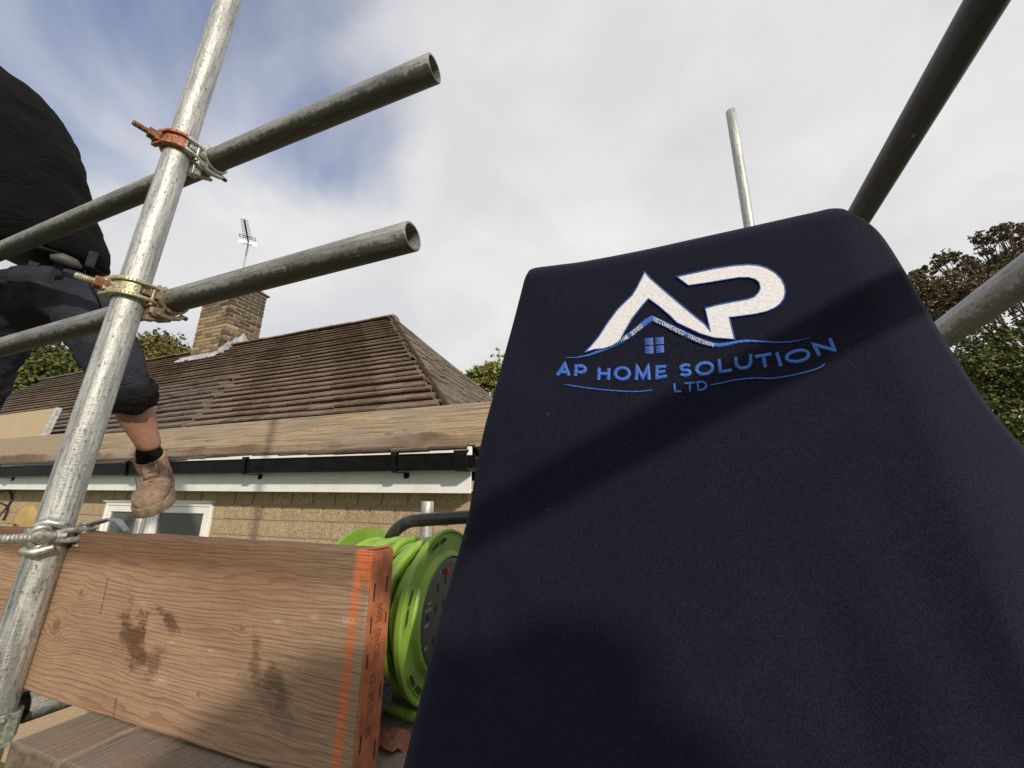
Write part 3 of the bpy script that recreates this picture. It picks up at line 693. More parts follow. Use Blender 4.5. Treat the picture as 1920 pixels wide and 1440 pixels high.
# ------------------------------------------------------------------ couplers (pole along local Z, second tube along X at y=+.06)
def arc_band(mb, r0, r1, z0, z1, a0, a1, k=22, mi=0):
    R = []
    for i in range(k + 1):
        a = a0 + (a1 - a0) * i / k; c, s = math.cos(a), math.sin(a)
        R.append([(r0 * c, r0 * s, z0), (r1 * c, r1 * s, z0), (r1 * c, r1 * s, z1), (r0 * c, r0 * s, z1)])
    mb.rings(R, True, True, mi)
def hexnut(mb, p, d, r, h):
    p = np.array(p, float); d = np.array(d, float); d /= np.linalg.norm(d); mb.tube([p, p + d * h], r, 6)
def thread(mb, p, d, r, L, pitch=.003):
    p = np.array(p, float); d = np.array(d, float); d /= np.linalg.norm(d); m_ = int(L / pitch * 2)
    mb.tube([p + d * L * i / m_ for i in range(m_ + 1)] + [p + d * (L + .002)], [r if i % 2 else r * .84 for i in range(m_ + 1)] + [r * .7], 14)
def coupler(m_flap, m_body, m_bolt, label, emb=None, bolt_dir=(-.22, -.95, .02), offs=.06, flapw=.0175, bolt_len=.046, fdrop=0.0):
    root = tag(empty('scaffold_coupler'), label, 'coupler', 'couplers on the left upright')
    r = .0245; D = math.radians
    f = MB()
    arc_band(f, r, r + .0062, -flapw + .002, flapw - .002, D(-112), D(-2))
    for s in (-1, 1):      # raised rims running on into the two hinge fingers
        zc = s * (flapw - .0028); arc_band(f, r + .001, r + .0120, zc - .0038, zc + .0038, D(-118), D(4), 26)
        q = [(r + .0066, -.001, zc), (r + .0072, .008, zc), (r + .0058, .018, zc), (r + .0025, .027, zc), (r + .0008, .0305, zc)]
        f.tube(q, [(.0055, .0040), (.0058, .0042), (.0058, .0042), (.0050, .0040), (.0028, .0026)], 12, up=(1, 0, 0))
    # nose of the flap at the bolt side, slotted
    for s in (-1, 1): f.box((-.020, -r - .017, .0065 * s - .0055), (-.001, -r - .001, .0065 * s + .0055))
    f.hexa([(-.024, -r - .014, -.019), (-.004, -r - .0125, -.019), (-.002, -r - .004, -.018), (-.024, -r - .004, -.018), (-.024, -r - .014, .019), (-.004, -r - .0125, .019), (-.002, -r - .004, .018), (-.024, -r - .004, .018)])
    f.build('flap', m_flap, root, smooth=True, auto=35, bevel=.0012)
    if emb:
        e = MB()
        for li, ch_ in enumerate(emb):
            ang = D(-66) + li * D(15)
            for st in FONT[ch_]:
                e.tube([((r + .0066) * math.cos(ang + x * D(10)), (r + .0066) * math.sin(ang + x * D(10)), -.0055 + .011 * y) for x, y in st], .0007, 5)
        for s in (-1, 1):
            for i in range(10):
                ang = D(-88) + i * D(8.5); zc = s * (flapw - .003)
                c, q = math.cos(ang), math.sin(ang); e.box(((r + .0118) * c - .0012, (r + .0118) * q - .0014, zc - .0016), ((r + .0118) * c + .0008, (r + .0118) * q + .0012, zc + .0016))
        e.build('embossed_lettering', m_flap, root)
    b = MB(); arc_band(b, r, r + .007, -.018, .018, D(62), D(252))
    b.box((-.022, r + .003, -.022), (.010, offs - .025, .022))
    # flat hinge lug between the fingers, running back to the second band
    b.hexa([(.0225, .002, -.0048), (.0325, .003, -.0048), (.0290, .040, -.0060), (.0150, .040, -.0060), (.0225, .002, .0048), (.0325, .003, .0048), (.0290, .040, .0062), (.0150, .040, .0062)])
    # upright ear above the rail and neck below
    b.hexa([(.006, .028, .004), (.025, .029, .004), (.024, .046, .004), (.004, .046, .004), (.008, .031, .030), (.020, .032, .028), (.019, .041, .022), (.006, .042, .024)])
    b.tube([(.0235, .029, .003), (.023, .030, .018), (.017, .032, .030)], [.0026, .003, .0028], 8)
    b.hexa([(.000, .022, -.050), (.020, .024, -.050), (.020, .040, -.046), (.000, .042, -.046), (.002, .020, -.004), (.022, .022, -.004), (.022, .038, -.004), (.000, .040, -.004)])
    b.build('saddle', m_body, root, smooth=True, auto=35, bevel=.0018, bseg=3)
    pn = MB(); px, py = r + .0052, .0205
    pn.cyl((px - .001, py, -flapw - .005), (px - .001, py, flapw + .002), .0040, 14); pn.build('hinge_pin', m_body, root, smooth=True, auto=40)
    # lower band round the second tube (axis X)
    lo = MB(); x0 = .012; R = []
    for i in range(29):
        a = D(140) + D(205) * i / 28; c, s = math.cos(a), math.sin(a); rr = r + .0055 + .0045 * math.exp(-((i - 6) / 5) ** 2); hw = .020 - .006 * (i / 28)
        R.append([(x0 - hw, offs + r * c, r * s), (x0 + hw, offs + r * c, r * s), (x0 + hw - .002, offs + rr * c, rr * s), (x0 - hw + .002, offs + rr * c, rr * s)])
    lo.rings(R, True, True)
    lo.hexa([(-.006, .020, -.046), (.030, .022, -.046), (.030, .046, -.040), (-.006, .044, -.040), (-.004, .020, -.034), (.029, .022, -.032), (.030, .044, -.026), (-.005, .044, -.026)])
    lo.tube([(-.010, .032, -.040), (.031, .033, -.040)], [.0098, .0098], 14)
    lo.tube([(.026, .036, -.042), (.027, .054, -.044), (.024, .074, -.036), (.020, .084, -.026)], [(.007, .009), (.006, .008), (.005, .007), (.003, .004)], 10)
    lo.tube([(-.004, .036, -.042), (-.004, .056, -.043), (-.002, .074, -.036)], [.007, .006, .004], 10)
    lo.build('tube_band', m_body, root, smooth=True, auto=35, bevel=.0012)
    hb = MB(); hb.cyl((.030, .032, -.040), (.0355, .032, -.040), .0062, 16); hb.build('rivet', m_body, root, smooth=True, auto=40)
    sb = MB(); thread(sb, (.012, .082, -.024), (.5, .8, -.35), .005, .012); sb.build('lower_bolt', M_RUST, root, smooth=True, auto=50)
    bo = MB(); p0 = np.array((-.010, -r - .004, 0)); bd_ = np.array(bolt_dir); bd_ = bd_ / np.linalg.norm(bd_)
    thread(bo, p0, bd_, .0064, bolt_len); bo.build('bolt', m_bolt, root, smooth=True, auto=50)
    nu = MB(); hexnut(nu, p0 + bd_ * .010, bd_, .0128, .013); nu.cyl(p0 + bd_ * .004, p0 + bd_ * .011, .0130, 16); nu.build('nut', M_RUST, root, bevel=.001)
    return root

# stroke font in a unit box
def _arc(cx, cy, rx, ry, a0, a1, k=14): return [(cx + rx * math.cos(rad(a0 + (a1 - a0) * i / k)), cy + ry * math.sin(rad(a0 + (a1 - a0) * i / k))) for i in range(k + 1)]
FONT = {
 'A': [[(0, 0), (.5, 1), (1, 0)], [(.18, .3), (.82, .3)]], 'B': [[(0, 0), (0, 1), (.5, 1)] + _arc(.5, .76, .38, .24, 90, -90) + [(0, .52)], [(.5, .52)] + _arc(.52, .26, .45, .26, 90, -90) + [(0, 0)]],
 'C': [_arc(.52, .5, .5, .5, 45, 315, 20)], 'D': [[(0, 0), (0, 1), (.4, 1)] + _arc(.4, .5, .58, .5, 90, -90, 18) + [(0, 0)]], 'E': [[(1, 1), (.05, 1), (.05, 0), (1, 0)], [(.05, .5), (.88, .5)]],
 'G': [_arc(.52, .5, .5, .5, 45, 360, 22) + [(.55, .5)]], 'H': [[(0, 0), (0, 1)], [(1, 0), (1, 1)], [(0, .5), (1, .5)]], 'I': [[(.5, 0), (.5, 1)]],
 'L': [[(0, 1), (0, 0), (1, 0)]], 'M': [[(0, 0), (.03, 1), (.5, .15), (.97, 1), (1, 0)]], 'N': [[(0, 0), (0, 1), (1, 0), (1, 1)]], 'O': [_arc(.5, .5, .5, .5, 0, 360, 30)],
 'P': [[(0, 0), (0, 1), (.55, 1)] + _arc(.55, .68, .42, .32, 90, -90) + [(0, .36)]], 'R': [[(0, 0), (0, 1), (.55, 1)] + _arc(.55, .72, .4, .28, 90, -90) + [(0, .44)], [(.5, .44), (1, 0)]],
 'S': [_arc(.5, .74, .42, .26, 20, 270, 14) + _arc(.5, .25, .45, .25, 90, -160, 14)[1:]], 'T': [[(0, 1), (1, 1)], [(.5, 1), (.5, 0)]], 'U': [[(0, 1), (0, .42)] + _arc(.5, .42, .5, .42, 180, 360, 16) + [(1, 1)]],
 'V': [[(0, 1), (.5, 0), (1, 1)]], '0': [_arc(.5, .5, .45, .5, 0, 360, 20)], '2': [_arc(.5, .7, .42, .3, 160, -30, 12) + [(0, 0), (1, 0)]], '4': [[(.75, 0), (.75, 1), (0, .3), (1, .3)]],
 '8': [_arc(.5, .75, .36, .25, 0, 360, 18), _arc(.5, .25, .44, .25, 0, 360, 18)], '9': [_arc(.5, .68, .42, .32, 0, 360, 18), [(.92, .68), (.85, .3), (.55, 0)]], ':': [[(.5, .2), (.5, .3)], [(.5, .65), (.5, .75)]], ' ': []}
lean = Vector(pd).to_track_quat('Z', 'Y')
def place_coupler(root, px, py, yaw=0.0):
    z = onY(px, py, PY)[2]; P = pole_at(z); root.location = P
    root.rotation_euler = (0, 0, yaw)
zc1 = onY(330, 262, PY)[2]
c1_ = coupler(M_REDPAINT, M_STEEL, M_RUST, 'upper coupler with flaking red paint and rusty bolt on the upright'); place_coupler(c1_, 332, 281)
c2_ = coupler(M_ZINCY, M_BRONZ, M_ZINCY, 'yellowish embossed coupler with rusty nut on the upright, below the red one', emb='ESCO'); place_coupler(c2_, 250, 548)
# tube heights against the couplers: the bands sit where the rails cross
for cpl, tt, uu in ((c1_, t1, u1), (c2_, t2, u2)):
    X = cpl.location.x; zt_ = (tt + uu * ((X - tt[0]) / uu[0]))[2]
    for ch_ in cpl.children:
        if ch_.name.split('.')[0] in ('tube_band', 'rivet', 'lower_bolt'): ch_.location.z = zt_ - cpl.location.z
c3_ = coupler(M_STEEL, M_STEEL, M_STEEL, 'lowest grey coupler holding the transom at the foot of the upright', bolt_dir=(.1, -.9, .1)); c3_.location = pole_at(2.262); c3_.rotation_euler = (0, 0, rad(-100))

# board clip coupler: pole band with swing bolt, and a curled tongue over the toe board
BT = 2.536
bc = tag(empty('board_clip', pole_at(onY(98, 998, PY)[2] - .004)), 'grey cast clip with big threaded bolt and curled tongue over the toe board', 'board clip')
r = .0245
b = MB(); arc_band(b, r, r + .007, -.012, .012, rad(-190), rad(62), 30); b.build('clamp_band', M_STEEL, bc, smooth=True, auto=35, bevel=.001)
vd = np.array((CAM[0] - bc.location.x, CAM[1] - bc.location.y, 0)); vd /= np.linalg.norm(vd); sd_ = np.array((-vd[1], vd[0], 0)) # sd_: towards picture right
if sd_ @ _R < 0: sd_ = -sd_
UZ = np.array((0, 0, 1.0))
def bl_(s, t, u): return sd_ * s + vd * t + UZ * u
bm_ = MB(); thread(bm_, bl_(-.020, .040, .0), -sd_ + vd * .1, .0072, .055, .0042); bm_.build('bolt', M_STEEL, bc, smooth=True, auto=50)
bm_ = MB()
for (R_, rr_) in ((.0165, .0055),):
    bm_.tube([bl_(-.012 + .0095 * math.cos(u_), .040 + .004 * math.sin(u_), .0155 * math.sin(u_)) for u_ in np.linspace(0, 2 * math.pi, 25)], .0048, 10)
bm_.tube([bl_(-.020, .036, .002), bl_(-.010, .043, .001), bl_(.002, .038, 0)], [.009, .0115, .008], 12)
bm_.tube([bl_(-.022, .028, .016), bl_(-.008, .036, .022), bl_(.010, .036, .018)], [.006, .009, .007], 10)
bm_.tube([bl_(-.026, .026, -.020), bl_(-.012, .036, -.023), bl_(.006, .036, -.017)], [.006, .008, .006], 10)
bm_.build('swing_nut', M_STEEL, bc, smooth=True, auto=50)
bm_ = MB()
for s_ in (-1, 1): bm_.tube([bl_(.004, .034, .006 * s_), bl_(.020, .032, .0075 * s_), bl_(.036, .022, .008 * s_), bl_(.048, .010, .008 * s_)], [.0045, .005, .0052, .004], 10)
bm_.tube([bl_(-.002, .036, 0), bl_(.016, .034, 0)], [.006, .0065], 12)
bm_.build('fork', M_STEEL, bc, smooth=True, auto=50)
bm_ = MB(); bm_.cyl(bl_(.036, .020, -.017), bl_(.036, .020, .017), .0065, 14); bm_.cyl(bl_(.036, .020, .016), bl_(.036, .020, .019), .0095, 14); bm_.cyl(bl_(.036, .020, -.019), bl_(.036, .020, -.016), .0095, 14); bm_.build('pivot_pin', M_STEEL, bc, smooth=True, auto=40)
# tongue: world points on the board top
bw_ = np.array(bc.location)
tp = [onY(px, py, .414) for px, py in ((138, 992), (160, 988), (185, 981), (206, 975), (222, 979), (237, 997))]
Rg = []
for i, P in enumerate(tp):
    wv = (.005, .009, .009, .006, .005, .004)[i]; Wd = np.array((0, 1, 0.0))
    Rg.append([P - Wd * wv - bw_, P + Wd * wv - bw_, P + Wd * wv + UZ * .0035 - bw_, P - Wd * wv + UZ * .0035 - bw_])
bm_ = MB(); bm_.rings(Rg, True, True); bm_.build('tongue', plain('blued_steel_plate', (.25, .28, .30), .45, .6, var=.25, scale=60, bump=.3, dirt=(.16, .24, .32), dk=.6, dscale=30), bc, smooth=True, auto=60, bevel=.0008)

# ------------------------------------------------------------------ near toe board
TB0, TBX, TBY, TBZ, TBH, TBT = -2.6, -.323, .405, 2.305, .231, .038
TBL = TBX - TB0
def tloc(px, py): P = onY(px, py, TBY); return P[0] - TB0, P[2] - TBZ
knots = [(*tloc(106, 1172), .030, 1.0), (*tloc(152, 1112), .016, .9), (*tloc(372, 1302), .007, 1.4), (*tloc(455, 1178), .010, 1.3), (*tloc(296, 1140), .006, 1.2), (.62, .1, .02, 1.6)]
sx_, sz_ = tloc(255, 1195); s2x, s2z = tloc(480, 1235); s3x, s3z = tloc(518, 1285); s4x, s4z = tloc(318, 1160); s5x, s5z = tloc(520, 1330); s6x, s6z = tloc(290, 1240)
stains = [(sx_, sz_, .050, .030, -.45, .9), (s4x, s4z, .036, .014, -.35, .85), (s6x, s6z, .030, .020, -.6, .6), (s2x, s2z, .034, .014, -1.25, .75), (s3x, s3z, .042, .015, -.7, .9), (s5x, s5z, .07, .014, -.35, .45)]
def tb_extra(n, X, Y, Z, c, fib):
    # weathering and part of the shadow painted as grey towards the end; fine splits along the grain; orange spray stripe, pencil marks, white scuffs
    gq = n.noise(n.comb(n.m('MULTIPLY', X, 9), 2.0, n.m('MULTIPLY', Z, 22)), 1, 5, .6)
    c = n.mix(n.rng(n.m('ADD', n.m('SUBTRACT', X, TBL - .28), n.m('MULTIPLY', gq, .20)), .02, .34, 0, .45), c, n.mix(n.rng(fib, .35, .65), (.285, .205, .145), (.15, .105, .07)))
    c = n.mix(n.rng(n.noise(n.comb(n.m('MULTIPLY', X, 4), 7.0, n.m('MULTIPLY', Z, 9)), 1, 4, .6), .42, .7, 0, .5), c, (.205, .105, .058))
    spl = n.noise(n.comb(n.m('MULTIPLY', X, 7), 3.0, n.m('MULTIPLY', Z, 330)), 1, 3, .6)
    c = n.mix(n.rng(spl, .66, .72, 0, .75), c, (.055, .028, .016))
    scr = n.noise(n.comb(n.m('MULTIPLY', n.m('ADD', X, n.m('MULTIPLY', Z, .9)), 40), 5.0, n.m('MULTIPLY', n.m('SUBTRACT', Z, n.m('MULTIPLY', X, .5)), 420)), 1, 2, .6)
    c = n.mix(n.rng(scr, .70, .76, 0, .45), c, (.56, .44, .34))
    nz = n.noise(n.comb(n.m('MULTIPLY', X, 260), 0.0, n.m('MULTIPLY', Z, 140)), 1, 4, .65)
    cx = n.m('MULTIPLY_ADD', Z, .018, TBL - .0215)
    dd = n.m('ABSOLUTE', n.m('SUBTRACT', X, cx))
    k = n.rng(n.m('ADD', dd, n.m('MULTIPLY', n.m('SUBTRACT', nz, .5), .018)), .0008, .0095, .95, 0)
    k = n.m('MAXIMUM', k, n.m('MULTIPLY', n.rng(n.m('ADD', n.m('SUBTRACT', n.m('ADD', X, Z), TBL + .190), n.m('MULTIPLY', nz, .022)), 0.0, .02), n.rng(X, TBL - .026, TBL - .018)))
    c = n.mix(k, c, n.mix(n.rng(fib, .35, .6), (.66, .17, .055), (.40, .12, .05)))
    for (a, b) in (((203, 1083), (188, 1152)), ((218, 1308), (211, 1352))):
        xa, za = tloc(*a); xb, zb2 = tloc(*b)
        t = n.m('DIVIDE', n.m('SUBTRACT', Z, za), zb2 - za); xc = n.m('MULTIPLY_ADD', t, xb - xa, xa)
        on = n.m('MULTIPLY', n.rng(n.m('ABSOLUTE', n.m('SUBTRACT', n.m('ADD', X, n.m('MULTIPLY', nz, .002)), n.m('ADD', xc, .001))), .0008, .0022, 1, 0), n.m('MULTIPLY', n.m('GREATER_THAN', t, 0), n.m('LESS_THAN', t, 1)))
        c = n.mix(n.m('MULTIPLY', on, n.rng(nz, .35, .55, .15, .75)), c, (.03, .03, .035))
    for (px, py, rr) in ((590, 1157, .014), (520, 1165, .016), (650, 1165, .02), (270, 1130, .012), (300, 1275, .03), (320, 1205, .012), (395, 1220, .012), (345, 1100, .006), (515, 1295, .012)):
        xa, za = tloc(px, py); dx = n.m('SUBTRACT', X, xa); dz = n.m('MULTIPLY', n.m('SUBTRACT', Z, za), 3.0)
        d2 = n.m('SQRT', n.m('ADD', n.m('MULTIPLY', dx, dx), n.m('MULTIPLY', dz, dz)))
        on = n.rng(n.m('ADD', n.m('DIVIDE', d2, rr), n.m('MULTIPLY', n.m('SUBTRACT', n.noise(n.comb(n.m('MULTIPLY', X, 420), 0.0, n.m('MULTIPLY', Z, 700)), 1, 3, .7), .5), 5.0)), .0, .5, .5, 0)
        c = n.mix(on, c, (.60, .50, .40))
    return c
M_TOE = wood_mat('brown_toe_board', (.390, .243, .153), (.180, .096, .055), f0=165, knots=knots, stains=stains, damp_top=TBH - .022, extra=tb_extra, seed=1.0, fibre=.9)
toe = tag(empty('toe_board', (TB0, TBY, TBZ)), 'near brown toe board with orange banded end, stained and knotted, on the platform edge', 'board')
b = MB(); nx, nz = 60, 10
vs = []; 
for (yy, sgn) in ((0, -1), (TBT, 1)):
    for j in range(nz + 1):
        for i in range(nx + 1):
            ed = (j in (0, nz)); vs.append((TBL * i / nx, yy + (random.uniform(-.0004, .0004)), TBH * j / nz + (random.uniform(-.0012, .0012) if ed else 0)))
K = (nx + 1) * (nz + 1); k = nx + 1; fs = []
for j in range(nz):
    for i in range(nx):
        a = j * k + i; fs.append((a, a + 1, a + k + 1, a + k)); fs.append((K + a, K + a + k, K + a + k + 1, K + a + 1))
for i in range(nx): fs.append((i, K + i, K + i + 1, i + 1)); a = nz * k + i; fs.append((a, a + 1, K + a + 1, K + a))
for j in range(nz): a = j * k; fs.append((a, a + k, K + a + k, K + a)); a = j * k + nx; fs.append((a, K + a, K + a + k, a + k))
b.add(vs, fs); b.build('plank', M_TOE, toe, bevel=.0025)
eb_ = MB(); x = TBL
eb_.box((x + .0002, .001, .002), (x + .0016, TBT - .001, TBH - .001)); eb_.box((x - .011, .0015, TBH + .0006), (x + .0016, TBT - .0015, TBH + .0016)); eb_.box((x - .001, TBT - .0005, .006), (x + .0016, TBT + .0012, TBH - .004))
band = eb_.build('end_band', M_ORANGE, toe, bevel=.0006)
ly = MB()
def band_text(mb, txt, z0, z1, yc, h):
    adv = (z1 - z0) / len(txt)
    for i, ch_ in enumerate(txt):
        for st in FONT[ch_]:
            mb.tube([(x + .0017, yc + h / 2 - h * v_, z0 + adv * (i + .12 + .72 * u_)) for u_, v_ in st], .0007, 5)
zt0 = onX(693, 1375, TBX)[2] - TBZ; zt1 = onX(702, 1258, TBX)[2] - TBZ; zt2 = onX(704, 1232, TBX)[2] - TBZ; zt3 = onX(716, 1128, TBX)[2] - TBZ
band_text(ly, 'RETTENMEIER', zt0, zt1, TBT * .50, .0085); band_text(ly, 'BS2482:2009', zt2, zt3, TBT * .55, .0085)
ly.build('embossed_lettering', M_SLOT if False else plain('orange_emboss', (.20, .055, .025), .6), band)
for (zf_, yf_, hl_) in ((.80, .22, .0095), (.655, .20, .0085), (.82, .80, .0085), (.66, .88, .006), (.50, .17, .0075), (.34, .89, .008), (.17, .2, .008), (.10, .85, .009)):
    s = MB(); zz = TBH * zf_; yy = TBT * yf_
    s.box((x + .0012, yy - .0011 - random.uniform(0, .0006), zz - hl_), (x + .0021, yy + .0010, zz + hl_)); s.build('slot', M_SLOT, band, bevel=.0004)

# ------------------------------------------------------------------ platform boards (run from the near edge to the house)
def pl_extra(n, X, Y, Z, c, fib):
    e = n.rng(n.m('ADD', X, n.m('MULTIPLY', fib, .006)), .006, .0015)
    c = n.mix(n.m('MULTIPLY', e, .85), c, n.mix(n.rng(n.noise(n.comb(X, n.m('MULTIPLY', Y, 60), n.m('MULTIPLY', Z, 60)), 1, 4, .65), .35, .65), (.05, .034, .022), (.17, .13, .085)))
    ck = n.noise(n.comb(n.m('MULTIPLY', X, 5), n.m('MULTIPLY', Y, 3), n.m('MULTIPLY', Z, 210)), 1, 3, .6)
    return n.mix(n.rng(ck, .63, .70, 0, .8), c, (.035, .026, .02))
M_PLAT = wood_mat('grey_platform_board', (.245, .19, .145), (.12, .088, .063), f0=120, seed=5.0, grey=.45, fibre=1.6, axis='y', extra=pl_extra)
edges = [-.785, -.672, -.449, -.224, .001, .226, .451, .676]
plat_lab = ['narrow worn platform plank at the lower left corner, left end cut darker', 'wide grey platform plank running under the toe board, second from the left', 'platform plank beneath the right half of the toe board', 'dark platform plank with the dry leaf, beneath the cable reel', 'platform plank behind the navy garment', 'platform plank under the right of the navy garment', 'platform plank furthest right under the navy garment']
for i in range(len(edges) - 1):
    x0, x1 = edges[i], edges[i + 1]; y0 = .333 + [0, .004, .03, .01, .02, .0, .015][i]
    o = tag(empty('platform_board', (x0, y0, 2.265)), plat_lab[i], 'board', 'platform boards')
    bb = MB(); L = 1.35; R = []; W_ = x1 - x0 - .007
    for j in range(15):
        yv = L * j / 14; jt = [random.uniform(-.001, .001) for _ in range(4)]
        R.append([(jt[0], yv, 0), (W_ + jt[1], yv, 0), (W_ + jt[1], yv, .039 + jt[2]), (jt[0], yv, .039 + jt[3])])
    bb.rings([list(reversed(q)) for q in R], True, True); bb.build('plank', M_PLAT, o, bevel=.0035, bseg=2)
    o.location.z -= [.0, .003, .001, .003, .0, .002, .0][i]
for i in range(9):   # boards under the man
    x0 = -3.09 + i * .2275
    o = tag(empty('platform_board', (x0, .34, 2.265)), ['far left platform plank','second platform plank under the stepping man','third platform plank under the stepping man','fourth platform plank under the stepping man','fifth platform plank, left of the boot','sixth platform plank, below the boot','seventh platform plank, right of the boot','eighth platform plank, behind the toe board','ninth platform plank, behind the upright','platform plank beside the open transom tube'][i] + ', hidden by the near toe board', 'board', 'platform boards under the man')
    bb = MB(); bb.box((0, 0, 0), (.222, 1.3, .039)); bb.build('plank', M_PLAT, o, bevel=.004)

# dry leaf on the platform
lfp = onZ(728, 1396, 2.3075)
lf = MB(); pts = [(0, 0), (.006, .010), (.003, .016), (.014, .017), (.012, .024), (.026, .022), (.034, .027), (.044, .024), (.052, .020), (.045, .016), (.040, .010), (.045, .004), (.040, -.006), (.030, -.005), (.026, -.014), (.014, -.011), (.010, -.006), (.004, -.006)]
top = [(a - .016, b, .003 + .006 * math.sin(a * 90) + .004 * math.sin(b * 160)) for a, b in pts]; bot = [(a, b, c - .0007) for a, b, c in top]; kk = len(top)
lf.add(top + bot + [(.008, .006, .008), (.008, .006, .0072)], [(i, (i + 1) % kk, 2 * kk) for i in range(kk)] + [((i + 1) % kk + kk, i + kk, 2 * kk + 1) for i in range(kk)] + [(i, i + kk, (i + 1) % kk + kk, (i + 1) % kk) for i in range(kk)])
o = lf.build('dry_leaf', plain('dry_leaf', (.22, .085, .045), .75, var=.3, scale=200, bump=.4), smooth=False); o.location = (lfp[0], lfp[1], 2.306); o.rotation_euler = (.1, .05, .3)
tag(o, 'curled dry brown leaf lying on the platform by the orange board end', 'leaf')

def smoothpath(P, k=5):
    P = [np.array(q) for q in P]; out = []
    for i in range(len(P) - 1):
        p0, p1, p2, p3 = P[max(i - 1, 0)], P[i], P[i + 1], P[min(i + 2, len(P) - 1)]
        for j in range(k):
            t = j / k; out.append(.5 * (2 * p1 + (p2 - p0) * t + (2 * p0 - 5 * p1 + 4 * p2 - p3) * t * t + (3 * p1 - p0 - 3 * p2 + p3) * t ** 3))
    return out + [P[-1]]
# ------------------------------------------------------------------ cable reel
RC = np.array((-.334, .601, 2.4245)); RR = .1195; RWD = .165
reel = tag(empty('cable_reel', (RC[0], RC[1], 2.305)), 'lime green extension cable reel with black tube handle behind the toe board end', 'cable reel')
ro = np.array((RC[0], RC[1], 2.305)); cz_ = RC[2] - 2.305
def disc(mb, xc, prof_, k=72, holes=()):
    mb.rings([[(xc + px_, rr_ * math.cos(2 * math.pi * j / k), cz_ + rr_ * math.sin(2 * math.pi * j / k)) for j in range(k)] for px_, rr_ in prof_], True, True)
for (xc, s) in ((0, 1), (-RWD, -1)):
    mb = MB(); disc(mb, xc, [(-.0035 * s, .03), (-.0035 * s, RR - .004), (-.005 * s, RR - .001), (-.002 * s, RR), (.004 * s, RR), (.005 * s, RR - .003), (.0015 * s, RR - .006), (.0015 * s, .088), (.009 * s, .083), (.010 * s, .079), (.003 * s, .077), (.003 * s, .03)] if s == 1 else [(.0035, .03), (.0035, RR - .006), (.0045, RR - .001), (.0, RR), (-.004, RR - .002), (-.0015, RR - .008), (-.0015, .03)][::-1])
    fl_ = mb.build('flange', M_GREEN, reel, smooth=True, auto=40)
    if s == 1:
        flange = fl_
        for k_ in range(6):
            ang = rad(105 + 60 * k_)
            for da in (-.11, .11):
                q = MB(); rr_ = .104; a = ang + da
                e1 = np.array((0, math.cos(a), math.sin(a))); e2 = np.array((0, -math.sin(a), math.cos(a))); C0 = np.array((.0022, 0, cz_)) + e1 * rr_
                def ov(sc, xx): return [C0 + e1 * (.0042 * sc[0] * math.cos(u_)) + e2 * (.0115 * sc[1] * math.copysign(abs(math.sin(u_)) ** .6, math.sin(u_))) + np.array((xx, 0, 0)) for u_ in np.linspace(0, 2 * math.pi, 17)[:-1]]
                q.rings([ov((1.35, 1.15), -.0005), ov((1.3, 1.12), .0012), ov((1, 1), .0012), ov((1, 1), -.004)], True, False)
                q.rings([ov((1, 1), -.0004), ov((.9, .9), -.0003)], True, True)
                q.build('slot_rim', M_GREEN, flange)
                q = MB(); q.rings([ov((1, 1), -.0001), ov((.98, .98), .0002)], True, True); q.build('slot', plain('slot_dark', (.03, .045, .012), .8) if 'slot_dark' not in bpy.data.materials else bpy.data.materials['slot_dark'], flange)
mb = MB(); mb.cyl((-RWD + .004, 0, cz_), (-.004, 0, cz_), .055, 40); mb.build('drum', M_GREEN, reel, smooth=True, auto=40)
# wound cable: helical turns, a few layers, each a little slack
mb = MB(); path = []; turns = 13
for lay, (rr_, nturn) in enumerate(((.064, 14), (.076, 13), (.088, 12))):
    for i in range(nturn * 30):
        a = 2 * math.pi * i / 30; f = i / (nturn * 30); xx = -.012 - (RWD - .026) * (f if lay % 2 == 0 else 1 - f)
        wob = .004 * math.sin(a * .37 + lay) + .003 * math.sin(a * 1.7)
        path.append((xx + .003 * math.sin(a * 2.3 + lay), (rr_ + wob) * math.cos(a), cz_ + (rr_ + wob) * math.sin(a)))
mb.tube(path, .0062, 8); mb.build('cable', M_CABLE, reel, smooth=True)
mb = MB()   # outer turns, wound fairly tight, each lying a little askew
for (x0_, x1_, r_, sag, ph) in ((-.014, -.040, .101, .006, .2), (-.030, -.046, .096, .009, 1.0), (-.046, -.074, .101, .007, 2.0), (-.064, -.078, .096, .009, .7), (-.082, -.106, .099, .007, .1), (-.104, -.118, .095, .008, 1.6), (-.128, -.15, .096, .006, .5)):
    mb.tube([(x0_ + (x1_ - x0_) * (.5 - .5 * math.cos(a + ph)), (r_) * math.cos(a), cz_ + (r_) * math.sin(a) - (sag if math.sin(a) < 0 else 0) * -math.sin(a)) for a in np.linspace(0, 2 * math.pi, 61)], .0064, 10)
mb.build('loose_cable', M_CABLE, reel, smooth=True)
mb = MB(); mb.tube(smoothpath([(-.15, .02, .012), (-.10, -.03, .0095), (-.05, -.055, .0085), (-.0, -.065, .008), (.05, -.06, .008), (.09, -.03, .008), (.12, .02, .008)], 6), .0068, 10); mb.build('trailing_cable', M_CABLE, reel, smooth=True)
